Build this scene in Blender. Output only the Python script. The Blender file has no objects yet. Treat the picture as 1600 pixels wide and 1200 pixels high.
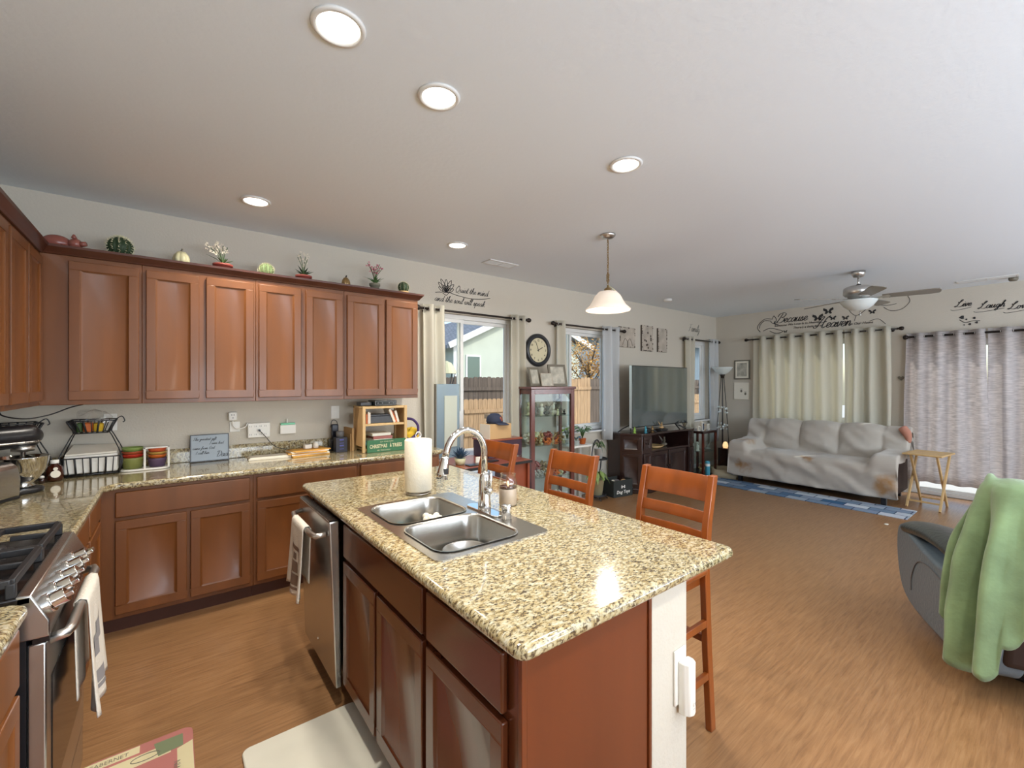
import bpy, bmesh, math, random
from mathutils import Vector, Matrix, noise
R = math.radians
PI = math.pi
random.seed(7)
sc = bpy.context.scene
COL = sc.collection

# ------------------------------------------------------------------ camera
cam_d = bpy.data.cameras.new('camera')
cam = bpy.data.objects.new('camera', cam_d)
COL.objects.link(cam)
cam.location = (0, 0, 1.5)
cam.rotation_euler = (R(90), 0, -math.atan2(533, 683))
cam_d.sensor_width = 36
cam_d.lens = 683 / 1600 * 36
cam_d.clip_start = 0.02
sc.camera = cam

# ------------------------------------------------------------------ world, sun, exposure
W = bpy.data.worlds.new('world'); sc.world = W; W.use_nodes = True
wn = W.node_tree.nodes; wl = W.node_tree.links
bg = wn['Background']
sky = wn.new('ShaderNodeTexSky'); sky.sky_type = 'NISHITA'; sky.sun_disc = False
sky.sun_elevation = R(42); sky.sun_rotation = R(160); sky.dust_density = 1.5
wl.new(sky.outputs[0], bg.inputs[0]); bg.inputs[1].default_value = 0.34

def lamp(name, kind, loc, rot, power, color, **kw):
    l = bpy.data.lights.new(name, kind); l.energy = power; l.color = color
    for k, v in kw.items(): setattr(l, k, v)
    o = bpy.data.objects.new(name, l); COL.objects.link(o)
    o.location = loc; o.rotation_euler = rot
    return o

WARM = (1.0, 0.93, 0.82); COOL = (0.74, 0.85, 1.0)
sd = Vector((0.62, -0.55, 0.72))
lamp('sun', 'SUN', (0, 0, 20), sd.to_track_quat('Z', 'Y').to_euler(), 2.8, (1, .95, .86), angle=R(1))
# unseen fill lamps added behind the camera, tilted up to brighten the ceiling
lamp('added_fill_light', 'AREA', (1.6, -3.05, 1.45), (R(152), 0, 0), 275, COOL, shape='RECTANGLE', size=3.0, size_y=1.7)
lamp('added_fill_light', 'AREA', (5.8, -3.05, 1.45), (R(150), 0, 0), 165, COOL, shape='RECTANGLE', size=3.0, size_y=1.7)

sc.view_settings.view_transform = 'Standard'
sc.view_settings.look = 'None'
sc.view_settings.gamma = 1
sc.view_settings.exposure = 0.0
sc.view_settings.use_curve_mapping = False
cy = sc.cycles
cy.max_bounces = 10; cy.diffuse_bounces = 6; cy.glossy_bounces = 4; cy.transmission_bounces = 6; cy.transparent_max_bounces = 12
cy.sample_clamp_indirect = 4; cy.use_denoising = True; cy.caustics_reflective = False; cy.caustics_refractive = False

# ------------------------------------------------------------------ materials
def mat(name, color, rough=.5, metal=0, bump=None, coat=0, noise_amt=None, emit=None, spec=.5, sheen=0):
    m = bpy.data.materials.new(name); m.use_nodes = True
    nt = m.node_tree; n = nt.nodes; l = nt.links; b = n['Principled BSDF']
    b.inputs['Base Color'].default_value = (*color, 1)
    b.inputs['Roughness'].default_value = rough
    b.inputs['Metallic'].default_value = metal
    b.inputs['Specular IOR Level'].default_value = spec
    b.inputs['Coat Weight'].default_value = coat
    b.inputs['Coat Roughness'].default_value = .12
    if sheen: b.inputs['Sheen Weight'].default_value = sheen
    tc = n.new('ShaderNodeTexCoord')
    def nz(scale, stretch=(1, 1, 1), detail=3, rough_=.5):
        mp = n.new('ShaderNodeMapping'); mp.inputs['Scale'].default_value = stretch
        l.new(tc.outputs['Object'], mp.inputs[0])
        t = n.new('ShaderNodeTexNoise'); t.inputs['Scale'].default_value = scale
        t.inputs['Detail'].default_value = detail; t.inputs['Roughness'].default_value = rough_
        l.new(mp.outputs[0], t.inputs['Vector']); return t
    if noise_amt:   # (scale, stretch, amount)
        t = nz(noise_amt[0], noise_amt[1], 4)
        r = n.new('ShaderNodeValToRGB')
        a = noise_amt[2]
        r.color_ramp.elements[0].position = .3; r.color_ramp.elements[1].position = .7
        r.color_ramp.elements[0].color = (*[max(0, c * (1 - a)) for c in color], 1)
        r.color_ramp.elements[1].color = (*[min(1, c * (1 + a)) for c in color], 1)
        l.new(t.outputs['Fac'], r.inputs[0]); l.new(r.outputs[0], b.inputs['Base Color'])
    if bump:        # (scale, strength, stretch)
        t = nz(bump[0], bump[2] if len(bump) > 2 else (1, 1, 1), 3)
        bp = n.new('ShaderNodeBump'); bp.inputs['Strength'].default_value = bump[1]; bp.inputs['Distance'].default_value = .01
        l.new(t.outputs['Fac'], bp.inputs['Height']); l.new(bp.outputs[0], b.inputs['Normal'])
    if emit:
        b.inputs['Emission Color'].default_value = (*emit[0], 1); b.inputs['Emission Strength'].default_value = emit[1]
    return m

def S(r, g, b):
    f = lambda v: (v / 255 / 12.92) if v / 255 <= .04045 else ((v / 255 + .055) / 1.055) ** 2.4
    return (f(r), f(g), f(b))

M = {}
M['wall'] = mat('wall_paint', S(200, 193, 179), .85, bump=(70, .18), spec=.2)
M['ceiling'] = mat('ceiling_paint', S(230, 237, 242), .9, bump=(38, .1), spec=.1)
M['trim'] = mat('white_trim', S(226, 226, 222), .45)
M['cab'] = mat('cherry_wood', S(118, 70, 32), .42, coat=.1, noise_amt=(3, (3, 3, .35), .13))
M['cab_dark'] = mat('cherry_wood_trim', S(80, 42, 28), .34, coat=.3, noise_amt=(4, (2, 2, 1), .12))
M['cab_isl'] = mat('island_cherry_wood', S(84, 42, 22), .26, coat=.35, noise_amt=(3, (3, 3, .35), .12))
M['kick'] = mat('dark_toe_kick', S(82, 46, 32), .5)
M['steel'] = mat('stainless_steel', (.56, .56, .55), .27, 1, bump=(30, .03, (1, 1, 40)))
M['sinksteel'] = mat('sink_steel', (.52, .50, .46), .25, 1)
M['chrome'] = mat('chrome', (.78, .77, .75), .07, 1)
M['nickel'] = mat('brushed_nickel', (.62, .60, .57), .3, 1)
M['black'] = mat('black_plastic', (.012, .012, .014), .3)
M['iron'] = mat('black_iron', (.016, .016, .018), .45, spec=.5)
M['enamel'] = mat('black_enamel', (.012, .010, .010), .12)
M['bronze'] = mat('dark_bronze', (.03, .022, .018), .35, .6)
M['white'] = mat('white_plastic', S(232, 230, 222), .4)
M['paper'] = mat('white_paper', S(236, 230, 214), .8)
M['papertowel'] = mat('paper_towel', S(238, 228, 206), .95, bump=(60, .2))
M['stool'] = mat('orange_wood', S(134, 68, 24), .3, coat=.35, noise_amt=(5, (4, 4, .6), .16))
M['stool_dark'] = mat('red_brown_wood', S(140, 62, 30), .3, coat=.3, noise_amt=(5, (4, 4, .6), .16))
M['pine'] = mat('pine_wood', S(208, 174, 120), .5, noise_amt=(5, (4, 4, .6), .1))
M['espresso'] = mat('dark_mahogany', S(46, 27, 23), .26, coat=.4, noise_amt=(4, (1, 4, 1), .2))
M['mahog'] = mat('mahogany', S(96, 44, 34), .26, coat=.4, noise_amt=(4, (3, 3, .5), .2))
M['desk'] = mat('desk_cherry', S(136, 66, 40), .3, coat=.3, noise_amt=(4, (1, 4, 1), .12))
M['curt'] = None
M['leather'] = mat('grey_leather', S(112, 126, 136), .34, bump=(50, .25))
M['leather_dk'] = mat('dark_leather', S(62, 66, 64), .32, bump=(45, .3))
M['brownback'] = mat('brown_fabric', S(58, 40, 32), .8)
M['blanket'] = mat('green_fleece', S(122, 146, 106), .95, bump=(25, .35), noise_amt=(6, (1, 1, 1), .2), sheen=.3)
M['ink'] = mat('black_vinyl', (.018, .018, .02), .5)
M['inkgrey'] = mat('grey_vinyl', S(120, 118, 112), .6)
M['red'] = mat('red', S(186, 50, 34), .4)
M['terracotta'] = mat('terracotta', S(150, 72, 62), .5)
M['green'] = mat('leaf_green', S(66, 96, 48), .6)
M['lime'] = mat('lime_leaf', S(150, 190, 80), .55)
M['cactus'] = mat('cactus_green', S(40, 62, 34), .6)
M['cactus_lt'] = mat('pale_cactus', S(116, 136, 88), .6)
M['spine'] = mat('cream_spines', S(220, 216, 180), .7)
M['gold'] = mat('dull_gold', S(150, 122, 78), .35, .5)
M['cream'] = mat('cream_ceramic', S(206, 200, 160), .4)
M['pink'] = mat('pink_petals', S(200, 90, 120), .6)
M['petal'] = mat('white_petals', S(236, 226, 206), .6)
M['pig'] = mat('pink_glazed_clay', S(150, 88, 76), .25)
M['tan'] = mat('tan_cardboard', S(196, 160, 112), .8)
M['manila'] = mat('manila_paper', S(214, 160, 70), .7)
M['signgreen'] = mat('sign_green', S(48, 104, 66), .5)
M['slate'] = mat('grey_sign', S(140, 150, 156), .3)
M['navy'] = mat('navy_cloth', S(36, 44, 66), .8)
M['yellow'] = mat('yellow_plush', S(224, 184, 50), .8)
M['purple'] = mat('purple_cloth', S(64, 44, 96), .7)
M['orange'] = mat('orange', S(214, 110, 44), .5)
M['teal'] = mat('teal', S(70, 150, 170), .5)
M['grey'] = mat('grey_plastic', S(110, 110, 112), .4)
M['taupe'] = mat('wax', S(196, 178, 158), .4)
M['amber'] = mat('brown_syrup', S(60, 24, 10), .1, coat=.6)
M['towel'] = mat('white_towel', S(220, 212, 198), .95, bump=(120, .3))
M['print'] = mat('brown_print', S(120, 96, 78), .95)
M['greyprint'] = mat('grey_print', S(140, 136, 136), .95)
M['bulb'] = mat('lamp_diffuser', (1, 1, 1), .5, emit=((1.0, .93, .82), 9))
M['shade'] = mat('alabaster_glass', S(240, 225, 205), .4, emit=((1.0, .86, .74), .38))
M['bulb2'] = mat('pendant_bulb', (1, 1, 1), .4, emit=((1.0, .88, .74), 1.2))
M['frost'] = mat('frosted_glass', S(214, 222, 220), .35)
M['tvscreen'] = mat('tv_screen', (.045, .07, .075), .08, spec=1, coat=1)
M['tvscreen'].node_tree.nodes['Principled BSDF'].inputs['Coat IOR'].default_value = 2.0; M['tvscreen'].node_tree.nodes['Principled BSDF'].inputs['Coat Roughness'].default_value = .07
M['photo'] = mat('faded_photo', S(176, 172, 158), .4, noise_amt=(14, (1, 1, 1), .35))
M['frame_grey'] = mat('grey_frame', S(112, 106, 92), .5)
M['canvas'] = mat('rustic_print', S(178, 168, 154), .7, noise_amt=(9, (1, 1, 1), .2))
M['darkprint'] = mat('print_dark_edge', S(74, 64, 56), .7)
M['clockface'] = mat('clock_face', S(208, 198, 164), .6)
M['fanblade'] = mat('grey_fan_blade', S(128, 124, 114), .4)
M['lampflame'] = mat('warm_glow', (1, .8, .5), .5, emit=((1, .6, .28), 1.1))
M['petbed'] = mat('tan_fleece', S(178, 164, 136), .95, bump=(30, .4))
M['fence_dark'] = mat('dark_fence_boards', S(96, 84, 74), .9, noise_amt=(3, (6, 1, .5), .3))  # darker tone for the long fence
M['fence_pale'] = mat('pale_boards', S(168, 138, 104), .85, noise_amt=(4, (9, 1, .6), .3))  # paler tone for the nearer fence panels and the bench
M['stucco'] = mat('pale_stucco', S(192, 198, 184), .9, bump=(6, .3), noise_amt=(1.5, (1, 1, 1), .06))
M['bluegrey'] = mat('blue_grey_siding', S(112, 128, 140), .8)
M['patio'] = mat('patio_concrete', S(205, 200, 190), .9)
M['leaf1'] = mat('autumn_leaves', S(196, 150, 80), .7, noise_amt=(4, (1, 1, 1), .4))
M['bark'] = mat('bark', S(90, 80, 70), .9)
M['mauve'] = mat('mauve_mat', S(176, 112, 104), .9)
M['matgreen'] = mat('mat_green', S(118, 128, 96), .9)
M['matcream'] = mat('mat_cream', S(208, 196, 156), .9)

def node_mat(name):
    m = bpy.data.materials.new(name); m.use_nodes = True
    return m, m.node_tree.nodes, m.node_tree.links, m.node_tree.nodes['Principled BSDF']

def ramp(n, stops):
    r = n.new('ShaderNodeValToRGB'); e = r.color_ramp.elements
    while len(e) < len(stops): e.new(.5)
    for i, (p, c) in enumerate(stops): e[i].position = p; e[i].color = (*c, 1)
    return r

def granite():
    m, n, l, b = node_mat('speckled_granite')
    tc = n.new('ShaderNodeTexCoord')
    mp = n.new('ShaderNodeMapping'); mp.inputs['Rotation'].default_value = (0, 0, .5); mp.inputs['Scale'].default_value = (1, 1.7, 1)
    l.new(tc.outputs['Object'], mp.inputs[0])
    a = n.new('ShaderNodeTexNoise'); a.inputs['Scale'].default_value = 44; a.inputs['Detail'].default_value = 5; a.inputs['Roughness'].default_value = .65
    l.new(mp.outputs[0], a.inputs['Vector'])
    ra = ramp(n, [(.30, S(136, 112, 70)), (.43, S(168, 150, 106)), (.55, S(186, 175, 140)), (.68, S(198, 193, 174))])
    l.new(a.outputs['Fac'], ra.inputs[0])
    c = n.new('ShaderNodeTexNoise'); c.inputs['Scale'].default_value = 88; c.inputs['Detail'].default_value = 4; c.inputs['Roughness'].default_value = .7
    c.inputs['Distortion'].default_value = .6
    l.new(mp.outputs[0], c.inputs['Vector'])
    rc = ramp(n, [(.38, (.97, .97, .97)), (.45, (.6, .6, .6)), (.51, (0, 0, 0))])
    l.new(c.outputs['Fac'], rc.inputs[0])
    mx = n.new('ShaderNodeMixRGB'); mx.inputs[2].default_value = (*S(64, 50, 38), 1)
    l.new(rc.outputs[0], mx.inputs[0]); l.new(ra.outputs[0], mx.inputs[1])
    l.new(mx.outputs[0], b.inputs['Base Color'])
    b.inputs['Roughness'].default_value = .12; b.inputs['Specular IOR Level'].default_value = .6; b.inputs['Coat Weight'].default_value = .7; b.inputs['Coat Roughness'].default_value = .03
    return m
M['granite'] = granite()

def floor_mat():
    m, n, l, b = node_mat('wood_laminate')
    tc = n.new('ShaderNodeTexCoord')
    br = n.new('ShaderNodeTexBrick'); br.inputs['Scale'].default_value = 1
    br.inputs['Brick Width'].default_value = 1.2; br.inputs['Row Height'].default_value = .125; br.inputs['Mortar Size'].default_value = .0012
    br.inputs['Color1'].default_value = (.42, .42, .42, 1); br.inputs['Color2'].default_value = (.58, .58, .58, 1); br.inputs['Mortar'].default_value = (.25, .25, .25, 1)
    br.offset = .37
    l.new(tc.outputs['Object'], br.inputs['Vector'])
    mp = n.new('ShaderNodeMapping'); mp.inputs['Scale'].default_value = (1.6, 22, 1)
    l.new(tc.outputs['Object'], mp.inputs[0])
    g = n.new('ShaderNodeTexNoise'); g.inputs['Scale'].default_value = 3.2; g.inputs['Detail'].default_value = 7; g.inputs['Roughness'].default_value = .62; g.inputs['Distortion'].default_value = .5
    l.new(mp.outputs[0], g.inputs['Vector'])
    mx = n.new('ShaderNodeMixRGB'); mx.inputs[0].default_value = .22
    l.new(g.outputs['Fac'], mx.inputs[1]); l.new(br.outputs['Color'], mx.inputs[2])
    r = ramp(n, [(.30, S(120, 86, 56)), (.48, S(144, 106, 70)), (.68, S(160, 122, 84))])
    l.new(mx.outputs[0], r.inputs[0]); l.new(r.outputs[0], b.inputs['Base Color'])
    b.inputs['Roughness'].default_value = .3; b.inputs['Specular IOR Level'].default_value = .55
    bp = n.new('ShaderNodeBump'); bp.inputs['Strength'].default_value = .12; bp.inputs['Distance'].default_value = .01
    l.new(g.outputs['Fac'], bp.inputs['Height']); l.new(bp.outputs[0], b.inputs['Normal'])
    return m
M['floor'] = floor_mat()

def curtain_mat(name, color, trans=.35, weave=None):
    m, n, l, b = node_mat(name)
    out = n['Material Output']
    b.inputs['Base Color'].default_value = (*color, 1); b.inputs['Roughness'].default_value = .9; b.inputs['Specular IOR Level'].default_value = .1
    tr = n.new('ShaderNodeBsdfTranslucent'); tr.inputs[0].default_value = (*color, 1)
    if weave:
        tc = n.new('ShaderNodeTexCoord'); mp = n.new('ShaderNodeMapping'); mp.inputs['Scale'].default_value = (6, 6, 60)
        l.new(tc.outputs['Object'], mp.inputs[0])
        t = n.new('ShaderNodeTexNoise'); t.inputs['Scale'].default_value = 2; t.inputs['Detail'].default_value = 4
        l.new(mp.outputs[0], t.inputs['Vector'])
        r = ramp(n, [(.38, [c * .82 for c in color]), (.62, [min(1, c * 1.08) for c in color])])
        l.new(t.outputs['Fac'], r.inputs[0]); l.new(r.outputs[0], b.inputs['Base Color']); l.new(r.outputs[0], tr.inputs[0])
        bp = n.new('ShaderNodeBump'); bp.inputs['Strength'].default_value = .5; bp.inputs['Distance'].default_value = .01
        l.new(t.outputs['Fac'], bp.inputs['Height']); l.new(bp.outputs[0], b.inputs['Normal'])
    mx = n.new('ShaderNodeMixShader'); mx.inputs[0].default_value = trans
    l.new(b.outputs[0], mx.inputs[1]); l.new(tr.outputs[0], mx.inputs[2]); l.new(mx.outputs[0], out.inputs[0])
    return m
M['curt'] = curtain_mat('cream_curtain_cloth', S(228, 224, 210), .45)
M['curt_white'] = curtain_mat('white_sheer_cloth', S(226, 228, 228), .45)
M['curt_grey'] = curtain_mat('grey_woven_cloth', S(226, 220, 218), .55, True)

def glass_mat(name, tint=(1, 1, 1), strength=1.0, rough=0.0, extra=0.04):
    m, n, l, b = node_mat(name)
    out = n['Material Output']; n.remove(b)
    t = n.new('ShaderNodeBsdfTransparent'); t.inputs[0].default_value = (*tint, 1)
    g = n.new('ShaderNodeBsdfGlossy'); g.inputs['Roughness'].default_value = rough
    f = n.new('ShaderNodeLayerWeight'); f.inputs[0].default_value = .5
    pw = n.new('ShaderNodeMath'); pw.operation = 'POWER'; pw.inputs[1].default_value = 4; l.new(f.outputs['Facing'], pw.inputs[0])
    ad = n.new('ShaderNodeMath'); ad.operation = 'MULTIPLY_ADD'; ad.inputs[1].default_value = strength; ad.inputs[2].default_value = extra
    l.new(pw.outputs[0], ad.inputs[0])
    mx = n.new('ShaderNodeMixShader'); l.new(ad.outputs[0], mx.inputs[0]); l.new(t.outputs[0], mx.inputs[1]); l.new(g.outputs[0], mx.inputs[2])
    l.new(mx.outputs[0], out.inputs[0])
    return m
M['glass'] = glass_mat('window_glass', (.97, .99, .98), .8, 0, .0)
M['glass2'] = glass_mat('cabinet_glass', (.9, .96, .96), .6, 0, .02)
M['jarglass'] = glass_mat('jar_glass', (.99, .99, .99), .9, .02, .05)

def panel_mat():
    m, n, l, b = node_mat('pale_blue_translucent_plastic')
    out = n['Material Output']
    b.inputs['Base Color'].default_value = (*S(150, 172, 184), 1); b.inputs['Roughness'].default_value = .25
    t = n.new('ShaderNodeBsdfTransparent'); t.inputs[0].default_value = (*S(214, 226, 232), 1)
    mx = n.new('ShaderNodeMixShader'); mx.inputs[0].default_value = .45
    l.new(b.outputs[0], mx.inputs[1]); l.new(t.outputs[0], mx.inputs[2]); l.new(mx.outputs[0], out.inputs[0])
    return m
M['bluepanel'] = panel_mat()

def shingle():
    m, n, l, b = node_mat('roof_shingles')
    tc = n.new('ShaderNodeTexCoord')
    br = n.new('ShaderNodeTexBrick'); br.inputs['Scale'].default_value = 4; br.inputs['Row Height'].default_value = .5
    br.inputs['Color1'].default_value = (*S(122, 124, 130), 1); br.inputs['Color2'].default_value = (*S(150, 152, 156), 1); br.inputs['Mortar'].default_value = (*S(80, 82, 88), 1)
    l.new(tc.outputs['Object'], br.inputs['Vector']); l.new(br.outputs[0], b.inputs['Base Color']); b.inputs['Roughness'].default_value = .9
    return m
M['shingle'] = shingle()

def patch_mat():
    m, n, l, b = node_mat('blue_patchwork')
    tc = n.new('ShaderNodeTexCoord')
    br = n.new('ShaderNodeTexBrick'); br.inputs['Scale'].default_value = 1
    br.inputs['Brick Width'].default_value = .24; br.inputs['Row Height'].default_value = .15; br.inputs['Mortar Size'].default_value = .006
    br.inputs['Color1'].default_value = (*S(206, 214, 222), 1); br.inputs['Color2'].default_value = (*S(40, 92, 134), 1); br.inputs['Mortar'].default_value = (*S(52, 70, 98), 1)
    mp = n.new('ShaderNodeMapping'); mp.inputs['Rotation'].default_value = (0, 0, R(90))
    l.new(tc.outputs['Object'], mp.inputs[0]); l.new(mp.outputs[0], br.inputs['Vector'])
    t = n.new('ShaderNodeTexNoise'); t.inputs['Scale'].default_value = 12
    mx = n.new('ShaderNodeMixRGB'); mx.blend_type = 'MULTIPLY'; mx.inputs[0].default_value = .2
    l.new(tc.outputs['Object'], t.inputs['Vector']); l.new(br.outputs[0], mx.inputs[1]); l.new(t.outputs['Color'], mx.inputs[2])
    l.new(mx.outputs[0], b.inputs['Base Color']); b.inputs['Roughness'].default_value = .95
    return m
M['patch'] = patch_mat()

def sofa_mat():
    m, n, l, b = node_mat('grey_throw_cover')
    tc = n.new('ShaderNodeTexCoord')
    nz_ = n.new('ShaderNodeTexNoise'); nz_.inputs['Scale'].default_value = 7; nz_.inputs['Detail'].default_value = 3; l.new(tc.outputs['Object'], nz_.inputs['Vector'])
    vm = n.new('ShaderNodeVectorMath'); vm.operation = 'MULTIPLY_ADD'; vm.inputs[1].default_value = (.30, .30, .30); l.new(nz_.outputs['Color'], vm.inputs[0])
    vs2 = n.new('ShaderNodeVectorMath'); vs2.operation = 'ADD'; vs2.inputs[1].default_value = (-.15, -.15, -.15); l.new(tc.outputs['Object'], vs2.inputs[0]); l.new(vs2.outputs[0], vm.inputs[2])
    base = n.new('ShaderNodeRGB'); base.outputs[0].default_value = (*S(188, 181, 170), 1)
    cur = base.outputs[0]
    for (c, rad) in [((-.86, .22, .63), .17), ((.06, .05, .49), .09), ((.90, -.02, .26), .17), ((-.80, 0, .25), .14)]:
        # local frame of the sofa: spots of tan wear
        mp = n.new('ShaderNodeMapping'); mp.vector_type = 'POINT'
        mp.inputs['Location'].default_value = (-c[0] / rad, -c[1] / rad, -c[2] / rad)
        mp.inputs['Scale'].default_value = (1 / rad, 1 / rad, 1 / rad)
        l.new(vm.outputs[0], mp.inputs[0])
        g = n.new('ShaderNodeTexGradient'); g.gradient_type = 'SPHERICAL'; l.new(mp.outputs[0], g.inputs[0])
        mul = n.new('ShaderNodeMath'); mul.operation = 'MULTIPLY'; mul.inputs[1].default_value = 1.5; mul.use_clamp = True
        l.new(g.outputs['Fac'], mul.inputs[0])
        mx = n.new('ShaderNodeMixRGB'); mx.inputs[2].default_value = (*S(164, 126, 84), 1)
        l.new(mul.outputs[0], mx.inputs[0]); l.new(cur, mx.inputs[1]); cur = mx.outputs[0]
    l.new(cur, b.inputs['Base Color']); b.inputs['Roughness'].default_value = .9; b.inputs['Sheen Weight'].default_value = .3
    return m
M['sofa'] = sofa_mat()

# ------------------------------------------------------------------ mesh helpers
class MB:
    def __init__(s): s.v = []; s.f = []
    def add(s, vs, fs):
        k = len(s.v); s.v += [tuple(p) for p in vs]; s.f += [tuple(i + k for i in f) for f in fs]; return s
    def box(s, x0, x1, y0, y1, z0, z1, M4=None):
        vs = [Vector(p) for p in ((x0, y0, z0), (x1, y0, z0), (x1, y1, z0), (x0, y1, z0), (x0, y0, z1), (x1, y0, z1), (x1, y1, z1), (x0, y1, z1))]
        if M4: vs = [M4 @ p for p in vs]
        return s.add(vs, [(3, 2, 1, 0), (4, 5, 6, 7), (0, 1, 5, 4), (1, 2, 6, 5), (2, 3, 7, 6), (3, 0, 4, 7)])
    def bar(s, p0, p1, w, d=None, up=(0, 0, 1)):
        """rectangular bar from p0 to p1, section w (sideways) by d (along up)"""
        d = w if d is None else d
        p0 = Vector(p0); p1 = Vector(p1); a = (p1 - p0); L = a.length; a.normalize()
        u = Vector(up)
        if abs(a.dot(u)) > .98: u = Vector((1, 0, 0))
        x = a.cross(u).normalized(); y = x.cross(a).normalized()
        vs = []
        for q in (p0, p1):
            for sx, sy in ((-1, -1), (1, -1), (1, 1), (-1, 1)): vs.append(q + x * sx * w / 2 + y * sy * d / 2)
        return s.add(vs, [(3, 2, 1, 0), (4, 5, 6, 7), (0, 1, 5, 4), (1, 2, 6, 5), (2, 3, 7, 6), (3, 0, 4, 7)])
    def tube(s, pts, r, seg=10, close=False, caps=True):
        pts = [Vector(p) for p in pts]; n = len(pts)
        rr = r if isinstance(r, (list, tuple)) else [r] * n
        k = len(s.v); prev = None
        for i, p in enumerate(pts):
            if close: t = pts[(i + 1) % n] - pts[i - 1]
            else: t = pts[min(i + 1, n - 1)] - pts[max(i - 1, 0)]
            t.normalize()
            if prev is None:
                u = Vector((0, 0, 1)) if abs(t.z) < .9 else Vector((1, 0, 0))
                x = t.cross(u).normalized()
            else:
                x = (prev - t * prev.dot(t)).normalized()
            prev = x; y = t.cross(x)
            for j in range(seg):
                a = 2 * PI * j / seg
                s.v.append(tuple(p + (x * math.cos(a) + y * math.sin(a)) * rr[i]))
        m = n if close else n - 1
        for i in range(m):
            for j in range(seg):
                a = k + i * seg + j; b = k + i * seg + (j + 1) % seg
                c = k + ((i + 1) % n) * seg + (j + 1) % seg; d = k + ((i + 1) % n) * seg + j
                s.f.append((a, b, c, d))
        if caps and not close:
            s.f.append(tuple(k + j for j in reversed(range(seg)))); s.f.append(tuple(k + (n - 1) * seg + j for j in range(seg)))
        return s
    def cyl(s, p0, p1, r0, r1=None, seg=16): return s.tube([p0, p1], [r0, r0 if r1 is None else r1], seg)
    def lathe(s, prof, c=(0, 0, 0), seg=24, axis='Z', mod=None):
        """prof = [(r,h)...]"""
        k = len(s.v); n = len(prof); c = Vector(c)
        for i, (r, h) in enumerate(prof):
            for j in range(seg):
                a = 2 * PI * j / seg; q = r * (mod(a, h) if mod else 1)
                p = (q * math.cos(a), q * math.sin(a), h)
                if axis == 'Y': p = (p[0], p[2], p[1])
                if axis == 'X': p = (p[2], p[0], p[1])
                s.v.append(tuple(c + Vector(p)))
        for i in range(n - 1):
            for j in range(seg):
                f = (k + i * seg + j, k + i * seg + (j + 1) % seg, k + (i + 1) * seg + (j + 1) % seg, k + (i + 1) * seg + j)
                s.f.append(f if axis != 'Y' else f[::-1])
        if prof[0][0] > 1e-6: s.f.append(tuple(k + j for j in reversed(range(seg))))
        if prof[-1][0] > 1e-6: s.f.append(tuple(k + (n - 1) * seg + j for j in range(seg)))
        return s
    def ball(s, c, r, seg=12, rings=8, sc_=(1, 1, 1)):
        k = len(s.v); c = Vector(c)
        for i in range(rings + 1):
            t = PI * i / rings
            for j in range(seg):
                a = 2 * PI * j / seg
                s.v.append((c.x + r * sc_[0] * math.sin(t) * math.cos(a), c.y + r * sc_[1] * math.sin(t) * math.sin(a), c.z - r * sc_[2] * math.cos(t)))
        for i in range(rings):
            for j in range(seg):
                s.f.append((k + i * seg + j, k + i * seg + (j + 1) % seg, k + (i + 1) * seg + (j + 1) % seg, k + (i + 1) * seg + j))
        return s
    def prism(s, poly, z0, z1, axis='Z'):
        """poly in 2D; axis Z: (x,y); axis Y: (x,z) extruded over y; axis X: (y,z) extruded over x"""
        f3 = {'Z': lambda a, b, h: (a, b, h), 'Y': lambda a, b, h: (a, h, b), 'X': lambda a, b, h: (h, a, b)}[axis]
        n = len(poly); vs = [f3(a, b, z0) for a, b in poly] + [f3(a, b, z1) for a, b in poly]
        return s.add(vs, [tuple(reversed(range(n))), tuple(range(n, 2 * n))] + [(i, (i + 1) % n, n + (i + 1) % n, n + i) for i in range(n)])
    def grid(s, fn, nu, nv, close_u=False):
        k = len(s.v)
        for i in range(nu + 1):
            for j in range(nv + 1): s.v.append(tuple(fn(i / nu, j / nv)))
        for i in range(nu):
            for j in range(nv):
                a = k + i * (nv + 1) + j; s.f.append((a, a + nv + 1, a + nv + 2, a + 1))
        return s
    def build(s, name, material, parent=None, bevel=0, seg=2, smooth=False, label=None, solid=0, sub=0):
        me = bpy.data.meshes.new(name); me.from_pydata(s.v, [], s.f)
        bm = bmesh.new(); bm.from_mesh(me)
        bmesh.ops.remove_doubles(bm, verts=bm.verts, dist=1e-6)
        bmesh.ops.recalc_face_normals(bm, faces=bm.faces); bm.to_mesh(me); bm.free()
        o = bpy.data.objects.new(name, me); COL.objects.link(o)
        me.materials.append(M[material] if isinstance(material, str) else material)
        if parent: o.parent = parent
        if solid:
            md = o.modifiers.new('solid', 'SOLIDIFY'); md.thickness = solid; md.offset = 0
        if sub:
            md = o.modifiers.new('sub', 'SUBSURF'); md.levels = sub; md.render_levels = sub
        if bevel:
            md = o.modifiers.new('bevel', 'BEVEL'); md.width = bevel; md.segments = seg; md.limit_method = 'ANGLE'; md.angle_limit = R(35)
        if smooth:
            for p in me.polygons: p.use_smooth = True
        elif bevel:
            for p in me.polygons: p.use_smooth = True
            try: me.set_sharp_from_angle(angle=R(35))
            except Exception: pass
        if label: o['label'] = label
        return o

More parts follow.
